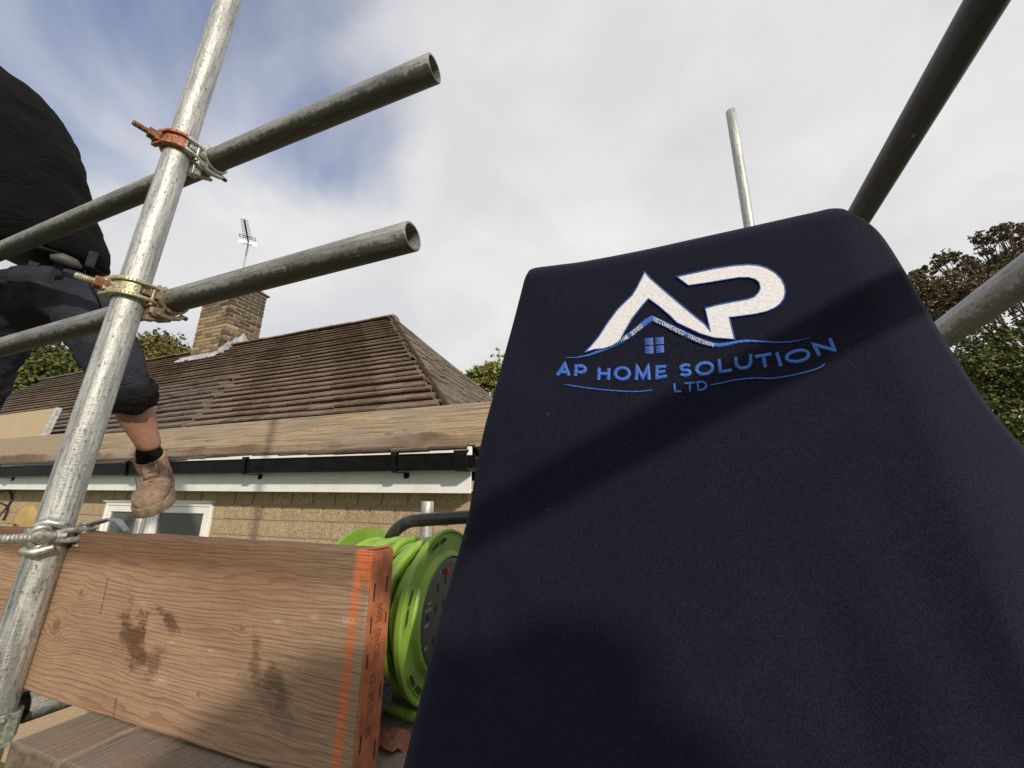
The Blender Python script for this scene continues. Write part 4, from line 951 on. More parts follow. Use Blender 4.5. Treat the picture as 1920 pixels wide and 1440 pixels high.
# socket panel on the near flange
mb = MB(); disc(mb, 0, [(.001, .076), (.0075, .0765), (.009, .074), (.0095, .07), (.0098, .005)]); panel = mb.build('socket_panel', M_PANEL, reel, smooth=True, auto=30)
def pp(ang, rr_, dx=0): return np.array((.0099 + dx, rr_ * math.cos(rad(ang)), cz_ + rr_ * math.sin(rad(ang))))
def pbox(mb, cy, cz2, w_, h_, d_=.0012, xo=.0096): mb.box((xo, cy - w_ / 2, cz_ + cz2 - h_ / 2), (xo + d_, cy + w_ / 2, cz_ + cz2 + h_ / 2))
for (cy, cz2, w_, h_) in ((-.036, .040, .004, .011), (-.014, .046, .004, .011), (-.025, .060, .005, .006), (-.040, .012, .004, .011), (-.018, .014, .004, .011), (-.043, -.028, .004, .011), (-.02, -.03, .004, .011)):
    q = MB(); pbox(q, cy, cz2, w_, h_, .0006); q.build('socket_slot', plain('socket_black', (.006, .006, .006), .7) if 'socket_black' not in bpy.data.materials else bpy.data.materials['socket_black'], panel)
q = MB(); pbox(q, -.012, .058, .006, .010, .004); q.build('switch', M_RED, panel, bevel=.0008)
q = MB()
for (cy, cz2, t_) in ((-.030, .0585, 'OUT'), (-.061, .014, 'CUT OUT'), (-.063, -.005, 'RESET'), (-.062, -.033, 'OUT')):
    wch = .0024
    for i, ch_ in enumerate(t_):
        for st in FONT[ch_]:
            if len(st) > 12: st = st[::3] + [st[-1]]
            q.tube([(.0102, cy + wch * (i - len(t_) / 2) + wch * .7 * u_, cz_ + cz2 + .0032 * v_) for u_, v_ in st], .00022, 4)
q.tube([(.0102, -.063 + .0016 * i, cz_ + .0225 + (.0022 if i % 2 else 0)) for i in range(6)], .0003, 4)
q.build('printed_legend', M_PRINT, panel)
q = MB(); q.cyl((.0095, -.061, cz_ + .006), (.0125, -.061, cz_ + .006), .0032, 14); q.build('reset_button', M_BLACK, panel)
# black tube frame: rises behind the reel and runs over to the right
def rl(px, py, Y): return onY(px, py, Y) - ro
mb = MB(); hy = .635
hp = [rl(700, 1090, hy), rl(716, 1050, hy), rl(727, 1020, hy), rl(742, 995, hy), rl(765, 979, hy), rl(795, 975, hy), rl(840, 972, hy), rl(885, 969, hy), rl(930, 968, hy), rl(960, 985, hy), rl(975, 1020, hy), rl(980, 1100, hy), rl(975, 1330, hy)]
lower = [np.array((hp[0][0] - .01, hp[0][1], hp[0][2] - .1)), np.array((hp[0][0] - .012, hp[0][1] + .0, .02))]
mb.tube(smoothpath(lower[::-1] + hp), .0112, 18); mb.build('frame', M_BLACK, reel, smooth=True)
mb = MB(); mb.cyl((-RWD - .02, 0, cz_), (.012, 0, cz_), .011, 20); mb.build('axle', M_BLACK, reel, smooth=True, auto=40)
# rubber foot showing beside the band
P = rl(716, 1308, .47); mb = MB(); ax_ = np.array((.93, -.33, .12)); ax_ /= np.linalg.norm(ax_)
mb.tube([P - ax_ * .03, P - ax_ * .003, P, P + ax_ * .0005, P - ax_ * .002], [.0165, .0165, .0150, .0120, .0115], 24); mb.build('rubber_foot', plain('dusty_rubber', (.03, .03, .03), .9, var=.5, scale=160, bump=.6, dirt=(.13, .13, .13), dk=.5, dscale=70), reel, smooth=True, auto=40)

# ------------------------------------------------------------------ navy garment with embroidered logo
GYc = .42
def crs(pts):
    pts = np.array(pts, float); d = np.r_[0, np.cumsum(np.linalg.norm(np.diff(pts, axis=0), axis=1))]; d /= d[-1]
    return lambda t: np.array((np.interp(t, d, pts[:, 0]), np.interp(t, d, pts[:, 1])))
def sm(P): return [tuple(q) for q in smoothpath([np.array(p_, float) for p_ in P], 6)]
Ledge = crs(sm([(992, 507), (984, 522), (975, 556), (962, 606), (945, 668), (926, 738), (909, 800), (897, 855), (889, 900), (879, 960), (864, 1020), (845, 1090), (825, 1160), (805, 1240), (784, 1325), (756, 1440), (735, 1520), (705, 1640)]))
Tedge = crs(sm([(992, 507), (1004, 502), (1050, 496), (1100, 489), (1200, 470), (1300, 448), (1400, 426), (1480, 408), (1530, 397), (1556, 391), (1578, 391), (1592, 396)]))
Redge = crs(sm([(1592, 396), (1618, 411), (1641, 428), (1662, 453), (1690, 497), (1722, 552), (1762, 622), (1800, 683), (1850, 757), (1900, 817), (1930, 852), (2000, 950), (2100, 1100), (2200, 1280), (2300, 1500), (2350, 1640)]))
Bedge = crs([(705, 1640), (2350, 1640)])
def gY(px, py):
    """gentle relief of the hanging cloth"""
    a = .004 * math.sin((px - 900 + .35 * (py - 500)) / 118.0) * max(0, min(1, (py - 720) / 500))
    b = .006 * math.sin((px * .55 + py * .8) / 210.0 + 1.2) * max(0, min(1, (py - 600) / 500))
    # drawn-in folds falling to the lower right
    f1 = .003 * math.exp(-(((px - 1430) - .42 * (py - 900)) / 70.0) ** 2) * max(0, min(1, (py - 860) / 300))
    f2 = .0035 * math.exp(-(((px - 1640) - .5 * (py - 900)) / 85.0) ** 2) * max(0, min(1, (py - 800) / 300))
    f1 += .0045 * math.exp(-((px - (905 - .13 * (py - 840))) / 9.0) ** 2) * math.exp(-((py - 890) / 90.0) ** 2)
    f2 += .005 * math.exp(-(((py - 610) + .55 * (px - 1600)) / 38.0) ** 2) * max(0, min(1, (px - 1480) / 120))
    f1 += .0035 * math.exp(-(((px - 860) - .25 * (py - 1150)) / 30.0) ** 2) * max(0, min(1, (py - 1000) / 200)) + .0025 * math.sin((py - .28 * px) / 46.0) * math.exp(-((px - 985) / 60.0) ** 2)
    r_ = max(0, (px - 1560 - .42 * max(0, py - 420)) / 330.0); back = .10 * r_ ** 1.6
    l_ = max(0, (1010 - .2 * max(0, py - 500) - px) / 150.0); back += .02 * min(1.2, l_) ** 2
    return GYc + a + b + f1 + f2 + back - .035 * max(0, min(1, (py - 700) / 900)) ** 1.3
NU, NV = 150, 130
def coons(u, v):
    c00, c10, c01, c11 = Tedge(0), Tedge(1), Bedge(0), Bedge(1)
    return (1 - v) * Tedge(u) + v * Bedge(u) + (1 - u) * Ledge(v) + u * Redge(v) - ((1 - u) * (1 - v) * c00 + u * (1 - v) * c10 + (1 - u) * v * c01 + u * v * c11)
us = .5 - .5 * np.cos(np.linspace(0, 1, NU + 1) * math.pi); us = .5 * us + .5 * np.linspace(0, 1, NU + 1)
vs_ = np.linspace(0, 1, NV + 1) ** 1.15
front = np.zeros((NV + 1, NU + 1, 3)); 
for j, v in enumerate(vs_):
    for i, u in enumerate(us):
        px, py = coons(u, v); Y = gY(px, py)
        eu = min(u, 1 - u) / .016; ev = v / .02
        edge = min(1, eu, ev); Y += .012 * (1 - math.sqrt(max(0, 1 - (1 - edge) ** 2)))
        front[j, i] = onY(px, py, Y)
gb = MB(); K = (NU + 1) * (NV + 1); k = NU + 1
backp = front.copy(); cen = front.mean(axis=(0, 1))
for j in range(NV + 1):
    for i in range(NU + 1):
        u, v = us[i], vs_[j]; edge = min(1, min(u, 1 - u) / .05, v / .05); dpt = .012 + .06 * math.sqrt(max(0, 1 - (1 - edge) ** 2))
        backp[j, i] = front[j, i] + np.array((0, dpt + .004, 0)) * 1.0
        backp[j, i, 0] += (cen[0] - front[j, i, 0]) * .03; backp[j, i, 2] -= .004 * (v < .02)
fs = []
for j in range(NV):
    for i in range(NU):
        a = j * k + i; fs.append((a, a + k, a + k + 1, a + 1)); fs.append((K + a, K + a + 1, K + a + k + 1, K + a + k))
for i in range(NU): fs.append((i, i + 1, K + i + 1, K + i)); a = NV * k + i; fs.append((a, K + a, K + a + 1, a + 1))
for j in range(NV): a = j * k; fs.append((a, K + a, K + a + k, a + k)); a = j * k + NU; fs.append((a, a + k, K + a + k, K + a))
gb.add(np.vstack([front.reshape(-1, 3), backp.reshape(-1, 3)]), fs)
def ffab(n):
    o = n.obj(); X, Y, Z = n.sep(o)
    wob = n.noise(o, 12, 2, .5)
    wale = n.m('SINE', n.m('ADD', n.m('MULTIPLY', X, 2 * math.pi / .0013), n.m('MULTIPLY', wob, 9)))
    cours = n.m('SINE', n.m('ADD', n.m('MULTIPLY', Z, 2 * math.pi / .0021), n.m('MULTIPLY', wob, 7)))
    fine = n.noise(n.v('MULTIPLY', o, (700, 700, 420)), 1, 3, .65); mid = n.noise(o, 22, 4, .6); lint = n.noise(n.v('ADD', o, (7, 1, 3)), 320, 2, .5)
    h = n.m('ADD', n.m('MULTIPLY', wale, .28), n.m('ADD', n.m('MULTIPLY', cours, .18), n.m('MULTIPLY', fine, 1.3)))
    c = n.mix(n.rng(n.m('ADD', n.m('MULTIPLY', wale, .07), fine), .3, .75), (.0046, .0050, .0130), (.0160, .0169, .0345))
    c = n.mix(n.rng(mid, .35, .7, 0, .35), c, (.0065, .0072, .0195))
    c = n.mix(n.rng(lint, .80, .84, 0, .5), c, (.16, .16, .19))
    lv = n.vor(n.v('ADD', o, n.v('SCALE', n.noise(o, 60, 2, .5, color=True), scale=.012)), 17)
    c = n.mix(n.rng(lv, .013, .024, .35, 0), c, (.18, .18, .20))
    return {'Base Color': c, 'Roughness': .88, 'Specular IOR Level': .12, 'Sheen Weight': .07, 'Sheen Roughness': .45, 'Sheen Tint': (.55, .62, .85, 1), 'Normal': n.bump(h, .6, .0007)}
M_NAVY = mat('navy_sweatshirt_fleece', ffab)
GLOC = np.array((.04, .42, 2.31))
garment = tag(gb.build('navy_sweatshirt', M_NAVY, None, smooth=True, loc=GLOC), 'navy sweatshirt draped upright with white and blue embroidered company logo', 'sweatshirt')
def Z7(zx, zy): return 1000 + zx / 3.2, 470 + zy / 3.2
def on_cloth(px, py, lift=.0006):
    P = onY(px, py, gY(px, py)); dr = CAM - P; dr /= np.linalg.norm(dr); return P + dr * lift - GLOC
def emb_mat(name, c0, c1, sc=1400, ang=(1, .35), wv=.12):
    def f(n):
        o = n.obj(); X, Y, Z = n.sep(o)
        ph = n.m('ADD', n.m('MULTIPLY', X, sc * ang[0]), n.m('MULTIPLY', Z, sc * ang[1])); st = n.m('SINE', ph)
        brick = n.noise(n.v('MULTIPLY', o, (260, 60, 700)), 1, 2, .6); nz = n.noise(o, 900, 2, .6)
        c = n.mix(n.rng(n.m('ADD', n.m('MULTIPLY', st, wv), brick), .25, .7), c0, c1)
        return {'Base Color': c, 'Roughness': .5, 'Specular IOR Level': .4, 'Sheen Weight': .15, 'Normal': n.bump(n.m('ADD', n.m('MULTIPLY', st, wv * 3), n.m('ADD', n.m('MULTIPLY', brick, .6), nz)), .5, .0006)}
    return mat(name, f)
M_EW = emb_mat('white_thread', (.64, .62, .65), (.86, .84, .86), 2300, (.35, 1), .03)
M_EB = emb_mat('blue_thread', (.012, .062, .32), (.045, .175, .64), 2600, (.5, 1))
M_EBD = emb_mat('deep_blue_thread', (.014, .055, .26), (.035, .12, .48), 2200, (.4, 1))
def ribbon(mb, pts, w_, lift=.0009, dome=.0009, map_=Z7):
    """raised satin-stitch band along pts (zoom coordinates), w_ full width (number or list)"""
    P = [np.array(q[:2], float) for q in pts]
    cl_ = np.linalg.norm(P[0] - P[-1]) < 1e-6
    ws = w_ if isinstance(w_, (list, tuple)) else [w_] * len(P)
    rows_ = []
    for i in range(len(P)):
        if cl_ and i in (0, len(P) - 1): a, b = P[-2], P[1]
        else: a, b = P[max(i - 1, 0)], P[min(i + 1, len(P) - 1)]
        p_ = P[i]; d0 = p_ - a; d1 = b - p_
        if np.linalg.norm(d0) < 1e-9: d0 = d1
        if np.linalg.norm(d1) < 1e-9: d1 = d0
        d0 = d0 / np.linalg.norm(d0); d1 = d1 / np.linalg.norm(d1); t = d0 + d1
        t = t / (np.linalg.norm(t) + 1e-9); nn = np.array((-t[1], t[0])); cs = max(.45, nn @ np.array((-d0[1], d0[0])))
        rows_.append((p_, nn / cs * ws[i] / 2))
    R = []
    for p_, h_ in rows_:
        R.append([on_cloth(*map_(*(p_ + h_ * s)), l_) for s, l_ in ((-1.0, .0000), (-.8, lift + dome * .55), (0, lift + dome), (.8, lift + dome * .55), (1.0, .0000))])
    mb.rings(R, False, False)
def resample(P, step=10):
    out = []
    P = [np.array(q, float) for q in P]
    for a, b in zip(P, P[1:]):
        m_ = max(1, int(np.linalg.norm(b[:2] - a[:2]) / step)); out += [a + (b - a) * i / m_ for i in range(m_)]
    return out + [P[-1]]
AP = [(668, 128), (700, 165), (780, 236), (880, 320), (960, 386), (1030, 442), (1062, 482), (1046, 412), (1030, 345), (1100, 326), (1200, 306), (1285, 291), (1325, 277), (1350, 252), (1362, 222), (1354, 190), (1330, 170), (1290, 160), (1230, 161), (1150, 174), (1050, 191), (930, 208), (895, 182), (860, 156), (950, 136), (1080, 108), (1200, 89), (1290, 83), (1350, 88), (1400, 103), (1450, 131), (1487, 168), (1507, 210), (1512, 248), (1503, 288), (1482, 318), (1450, 342), (1400, 364), (1330, 380), (1250, 391), (1176, 400), (1190, 460), (1208, 531), (1150, 528), (1080, 521), (1000, 497), (930, 464), (862, 432), (820, 390), (750, 330), (690, 287), (640, 345), (590, 410), (550, 480), (515, 545), (470, 572), (420, 588), (365, 592), (305, 612), (345, 572), (390, 518), (440, 440), (500, 358), (545, 312), (592, 268), (620, 222)]
from mathutils.geometry import tessellate_polygon
q = MB(); AR = resample(AP + [AP[0]], 14)[:-1]
tri = tessellate_polygon([[Vector((a[0], -a[1], 0)) for a in AR]])
# fine fill: subdivide triangles so that the emblem follows the cloth
def fill(mb, A2, tris, lift, n_sub=3):
    for t in tris:
        a, b, c = [np.array(A2[i][:2], float) for i in t]
        m_ = max(1, int(max(np.linalg.norm(a - b), np.linalg.norm(b - c), np.linalg.norm(a - c)) / 60))
        idx = {}; vs2 = []
        for i in range(m_ + 1):
            for j in range(m_ + 1 - i):
                p_ = a + (b - a) * i / m_ + (c - a) * j / m_; idx[i, j] = len(vs2); vs2.append(on_cloth(*Z7(*p_), lift))
        f2 = []
        for i in range(m_):
            for j in range(m_ - i):
                f2.append((idx[i, j], idx[i + 1, j], idx[i, j + 1]))
                if i + j < m_ - 1: f2.append((idx[i + 1, j], idx[i + 1, j + 1], idx[i, j + 1]))
        mb.add(vs2, f2)
fill(q, AR, tri, .0014); q.build('white_monogram', M_EW, garment)
q = MB(); ribbon(q, resample(AP + [AP[0]], 9), 9, .0010, .0010); q.build('monogram_outline', M_EBD, garment, smooth=True)
sw_ = [(195, 642, 5), (260, 642, 8), (330, 628, 13), (400, 602, 21), (470, 570, 27), (530, 538, 33), (590, 500, 33), (640, 458, 33), (680, 425, 34), (712, 408, 34), (760, 428, 32), (820, 458, 32), (880, 488, 33), (950, 522, 33), (1020, 550, 33), (1080, 566, 28), (1120, 568, 26), (1160, 563, 24), (1220, 549, 20), (1280, 542, 18), (1340, 544, 14), (1400, 548, 10), (1470, 551, 8), (1530, 549, 7), (1600, 538, 5), (1658, 522, 3)]
sw3 = resample(sw_, 14); q = MB(); ribbon(q, sw3, [p_[2] for p_ in sw3], .0006, .0006); q.build('roof_swoosh', M_EB, garment, smooth=True)
for (P, ww) in (([(185, 803), (290, 820), (420, 835), (560, 845), (640, 845), (714, 836)], 8), ([(1062, 806), (1120, 796), (1220, 775), (1340, 765), (1430, 767), (1540, 750), (1650, 725), (1720, 700), (1750, 678)], 8)):
    pts = resample(sm(P), 12); q = MB(); ribbon(q, pts, [ww * min(1, .45 + 8 * min(i / len(pts), 1 - i / len(pts))) for i in range(len(pts))], .0004, .0007); q.build('underline', M_EB, garment, smooth=True)
for (x0, y0, x1, y1, sk) in ((668, 524, 719, 566, -3), (732, 519, 783, 561, -3), (670, 572, 721, 618, -4), (735, 569, 784, 613, -4)):
    q = MB(); pts = resample([((x0 + x1) / 2 - 1, y0), ((x0 + x1) / 2 + 1, y1)], 6); ribbon(q, pts, x1 - x0, .0006, .0003); q.build('window_square', M_EBD, garment, smooth=True)
def letter(ch_, BL, BR, TL, TR, sw, m_, parent=garment, lift=.0006, name='embroidered_letter', mb=None):
    q = mb or MB()
    BL, BR, TL, TR = [np.array(p_, float) for p_ in (BL, BR, TL, TR)]
    for st in FONT[ch_]:
        pts = [BL * (1 - u_) * (1 - v_) + BR * u_ * (1 - v_) + TL * (1 - u_) * v_ + TR * u_ * v_ for u_, v_ in st]
        ribbon(q, resample(pts, 7), sw, lift, .0008)
    if mb is None: return q.build(name, m_, parent, smooth=True)
S2 = 9
for (c_, BL, BR, TL, TR) in (
    ('A', (143, 748), (213, 750), (150, 684), (226, 684)), ('P', (252, 752), (318, 752), (257, 693), (310, 692)), ('H', (391, 775), (450, 776), (394, 702), (452, 704)),
    ('O', (491, 772), (575, 772), (491, 704), (575, 704)), ('M', (617, 776), (694, 774), (620, 698), (690, 696)), ('E', (737, 766), (803, 752), (739, 699), (798, 696)),
    ('S', (877, 750), (942, 748), (880, 690), (943, 684)), ('O', (979, 746), (1074, 738), (979, 678), (1074, 670)), ('L', (1123, 727), (1192, 718), (1112, 652), (1180, 642)),
    ('U', (1222, 712), (1306, 700), (1213, 638), (1303, 620)), ('T', (1345, 706), (1440, 692), (1330, 638), (1428, 621)), ('I', (1440, 700), (1530, 684), (1415, 618), (1505, 604)),
    ('O', (1528, 676), (1662, 652), (1512, 618), (1640, 588)), ('N', (1716, 630), (1806, 598), (1684, 566), (1778, 526))):
    letter(c_, BL, BR, TL, TR, 22 if c_ != 'N' else 24, M_EB)
for (c_, BL, BR, TL, TR) in (('L', (850, 846), (888, 845), (844, 796), (882, 795)), ('T', (912, 846), (968, 841), (905, 798), (972, 792)), ('D', (991, 838), (1040, 833), (985, 790), (1036, 784))):
    letter(c_, BL, BR, TL, TR, 13.5, M_EB)
def text_along(txt, P, h, sw, m_, name):
    f = crs(P); q = MB(); tot = len(txt); D_ = 1 / tot
    for i, ch_ in enumerate(txt):
        a = f(i * D_ + .10 * D_); b = f(i * D_ + .84 * D_); t = (b - a) / np.linalg.norm(b - a); up = np.array((t[1], -t[0])); up = .75 * up + .25 * np.array((0, -1))
        letter(ch_, a - up * h / 2, b - up * h / 2, a + up * h / 2, b + up * h / 2, sw, m_, mb=q, lift=.0018)
    q.build(name, m_, garment)
text_along('TIME SERVED', [(520, 543), (560, 519), (600, 492), (652, 449)], 21, 4.4, M_EW, 'small_lettering')
text_along('RECOMMENDED TRADESMAN', [(722, 411), (760, 428), (820, 458), (880, 488), (950, 522), (1020, 549), (1082, 566)], 21, 4.4, M_EW, 'small_lettering')

# ------------------------------------------------------------------ the man stepping down
M_SKIN = plain('tanned_skin', (.31, .162, .108), .55, var=.12, scale=60, bump=.15, bdist=.001, dirt=(.24, .10, .06), dk=.4)
def cloth_mat(name, c0, c1, sc=700):
    def f(n):
        o = n.obj(); a = n.noise(o, 9, 4, .6); b = n.noise(o, sc, 2, .6)
        return {'Base Color': n.mix(n.rng(n.m('ADD', n.m('MULTIPLY', a, .6), n.m('MULTIPLY', b, .4)), .35, .65), c0, c1), 'Roughness': .9, 'Specular IOR Level': .15, 'Normal': n.bump(n.m('ADD', n.m('MULTIPLY', b, .12), n.noise(n.v('MULTIPLY', o, (1, 1, 2.2)), 11, 4, .55, 1.2)), .9, .03)}
    return mat(name, f)
M_SHIRT = cloth_mat('black_jumper', (.0022, .0022, .0024), (.0055, .0056, .006))
M_TROUS = cloth_mat('charcoal_trousers', (.017, .019, .027), (.043, .046, .060))
M_CUFF = cloth_mat('black_knee_fabric', (.005, .005, .006), (.013, .013, .014))
M_SOCK = cloth_mat('black_sock', (.004, .004, .004), (.010, .010, .010))
M_BOOT = plain('tan_nubuck', (.225, .150, .100), .9, var=.3, scale=60, bump=.5, bdist=.002, dirt=(.12, .078, .05), dk=.75, dscale=22)
M_SOLE = plain('tan_rubber_sole', (.20, .145, .09), .8, var=.3, scale=60, bump=.5, bdist=.003)
M_LACE = plain('boot_lace', (.085, .06, .045), .7)
M_BELT = plain('black_belt', (.005, .005, .0055), .6, var=.3)
man_base = dep(110, 900, 1.42); man_base[2] = 2.305
man = tag(empty('person', man_base), 'man in black jumper, charcoal cropped work trousers and tan boots stepping down', 'person')
def mloc(P): return np.array(P, float) - man_base
def skin_obj(name, joints, edges, m_, parent=man, sub=2, disp=0, dscale=.08, root=0):
    me = bpy.data.meshes.new(name); me.from_pydata([tuple(mloc(j[0])) for j in joints], edges, []); me.materials.append(m_)
    o = bpy.data.objects.new(name, me); COL.objects.link(o); o.parent = parent
    o.modifiers.new('skin', 'SKIN')
    sk = me.skin_vertices[0].data if me.skin_vertices else None
    if sk is None:
        import bmesh; bm0 = bmesh.new(); bm0.from_mesh(me); bm0.verts.layers.skin.verify(); bm0.to_mesh(me); bm0.free(); sk = me.skin_vertices[0].data
    for v_, j in zip(sk, joints):
        rr_ = j[1]; v_.radius = rr_ if isinstance(rr_, tuple) else (rr_, rr_)
    sk[root].use_root = True
    o.modifiers['skin'].use_smooth_shade = True; o.modifiers['skin'].branch_smoothing = .6
    s_ = o.modifiers.new('sub', 'SUBSURF'); s_.levels = sub; s_.render_levels = sub
    if disp:
        tx = bpy.data.textures.new(name + '_folds', 'CLOUDS'); tx.noise_scale = dscale; tx.noise_depth = 3
        d_ = o.modifiers.new('folds', 'DISPLACE'); d_.texture = tx; d_.strength = disp; d_.mid_level = .5; d_.texture_coords = 'LOCAL'
    return o
face = np.array((CAM[0] - man_base[0], CAM[1] - man_base[1], 0)); face /= np.linalg.norm(face); lat = np.array((-face[1], face[0], 0)); lat = lat if lat @ _R > 0 else -lat
def chain(nj, start=0): return [(start + i, start + i + 1) for i in range(nj - 1)]
def dr(px, py, D): return dep(px, py, D)
# trousers
PEL = dr(95, 545, 1.50)
J = [(PEL, (.125, .15)), (dr(98, 488, 1.51), (.125, .165)),
     (dr(158, 572, 1.44), (.105, .105)), (dr(195, 640, 1.36), (.092, .092)), (dr(222, 698, 1.30), (.078, .078)), (dr(243, 742, 1.34), (.074, .070)), (dr(248, 764, 1.36), (.072, .068)),
     (dr(20, 590, 1.52), (.105, .105)), (dr(-22, 680, 1.50), (.085, .085)), (dr(-50, 760, 1.50), (.075, .075)), (dr(-78, 870, 1.55), (.062, .062))]
skin_obj('trousers', J, [(0, 1), (0, 2), (2, 3), (3, 4), (4, 5), (5, 6), (0, 7), (7, 8), (8, 9), (9, 10)], M_TROUS, sub=3, disp=.034, dscale=.055)
def loft(name, secs, m_, disp=0, dscale=.06, k=40, caps=True, parent=man):
    """secs: (centre, half width along lat, half depth along face)"""
    mb = MB(); R = []
    for c, a, b_, *tl in secs:
        L2, F2 = (tl[0], tl[1]) if tl else (lat, face)
        R.append([mloc(np.array(c) + L2 * a * math.cos(2 * math.pi * j / k) + F2 * b_ * math.sin(2 * math.pi * j / k)) for j in range(k)])
    mb.rings(R, True, caps); o = mb.build(name, m_, parent, smooth=True)
    s_ = o.modifiers.new('sub', 'SUBSURF'); s_.levels = 2; s_.render_levels = 2
    if disp:
        tx = bpy.data.textures.new(name + '_folds', 'CLOUDS'); tx.noise_scale = dscale; tx.noise_depth = 3
        d_ = o.modifiers.new('folds', 'DISPLACE'); d_.texture = tx; d_.strength = disp; d_.mid_level = .5; d_.texture_coords = 'LOCAL'
    return o
# knee patches / dark lower legs of the trousers
skin_obj('knee_pad', [(dr(236, 712, 1.305), .082), (dr(246, 742, 1.34), .080), (dr(249, 765, 1.36), .076)], chain(3), M_CUFF, sub=3, disp=.036, dscale=.04)
# jumper
def sec(px, py, D, a, b_, xs_=1.0): return (dr(px, py, D), a, b_)
loft('jumper', [sec(98, 497, 1.50, .150, .13), sec(97, 486, 1.50, .166, .148), sec(93, 458, 1.50, .180, .155), sec(84, 425, 1.50, .172, .15), sec(68, 385, 1.50, .160, .145), sec(52, 330, 1.51, .170, .145), sec(34, 280, 1.51, .185, .145), sec(14, 235, 1.52, .198, .14), sec(-10, 185, 1.53, .20, .13), sec(-40, 140, 1.54, .19, .115), sec(-75, 108, 1.55, .14, .09), sec(-112, 80, 1.555, .08, .075)], M_SHIRT, disp=.035, dscale=.10)
loft('belt', [sec(100, 500, 1.505, .150, .128), sec(99, 497, 1.505, .156, .134), sec(98, 478, 1.505, .157, .136), sec(98, 475, 1.505, .150, .128)], M_BELT, k=48)
# belt loops and pouch flap
for (px, py, D) in ((172, 486, 1.40), (110, 500, 1.365), (60, 505, 1.385)):
    mb = MB(); c = mloc(dr(px, py, D)); u_ = UZ; 
    mb.hexa([c + lat * s1 * .012 + face * f1 * .003 + u_ * z_ for z_ in (-.034, .03) for s1, f1 in ((-1, -1), (1, -1), (1, 1), (-1, 1))]); mb.build('belt_loop', M_TROUS, man, bevel=.002)
mb = MB(); c = mloc(dr(130, 492, 1.365)); mb.tube([c - lat * .045, c - lat * .02 + UZ * .006, c + lat * .01, c + lat * .03 - UZ * .008], [.008, .020, .019, .006], 14); mb.build('belt_buckle', plain('brushed_buckle', (.075, .07, .065), .6, .3), man, smooth=True)
for pl_ in ([(158, 508, 1.375), (168, 530, 1.358), (182, 556, 1.345), (190, 580, 1.335)], [(196, 590, 1.30), (212, 630, 1.275), (226, 668, 1.25)], [(72, 512, 1.365), (78, 548, 1.36), (84, 590, 1.40)], [(34, 520, 1.39), (14, 548, 1.40), (-4, 572, 1.42)]):
    mb = MB(); mb.tube(smoothpath([mloc(dr(*q)) for q in pl_], 4), .003, 6); mb.build('seam', M_CUFF, man, smooth=True)
# arms (continuing out of the picture), head and neck, lower legs: one body
SH = dr(20, 175, 1.50); NK = dr(-125, 62, 1.56)
def off(P, a=0, b=0, c=0): return np.array(P) + lat * a + face * b + UZ * c
J = [(off(NK, 0, 0, -.06), .06), (NK, .058), (off(NK, -.02, .04, .09), .062), (off(NK, -.02, .05, .15), (.078, .09)), (off(NK, -.02, .045, .23), (.080, .095)), (off(NK, -.02, .03, .28), (.05, .06))]
ED = chain(6)
body = skin_obj('body', J, ED, M_SKIN, sub=3)
hair = skin_obj('hair', [(off(NK, -.02, .0, .2), (.085, .085)), (off(NK, -.02, .02, .27), (.082, .09)), (off(NK, -.02, .03, .30), (.05, .06))], chain(3), plain('dark_hair', (.02, .014, .01), .7), sub=2)
mb = MB(); hc = mloc(off(NK, -.02, .05, .17))
mb.tube([hc + face * .085 + UZ * .02, hc + face * .105 - UZ * .005, hc + face * .09 - UZ * .018], [.009, .014, .008], 10)
for s_ in (-1, 1): mb.tube([hc + lat * s_ * .08 - UZ * .02, hc + lat * s_ * .088 + UZ * .005, hc + lat * s_ * .082 + UZ * .03], [.008, .013, .008], 10)
mb.tube([hc + face * .082 - UZ * .05 - lat * .025, hc + face * .088 - UZ * .05, hc + face * .082 - UZ * .05 + lat * .025], [.004, .007, .004], 8); mb.build('face_features', M_SKIN, man, smooth=True)
for s_ in (-1, 1):
    mb = MB(); c = hc + face * .079 + lat * s_ * .032 + UZ * .025; mb.tube([c - lat * .010, c, c + lat * .010], [.003, .006, .003], 8); mb.build('eye', plain('eye', (.5, .48, .45), .2) if 'eye' not in bpy.data.materials else bpy.data.materials['eye'], man, smooth=True)
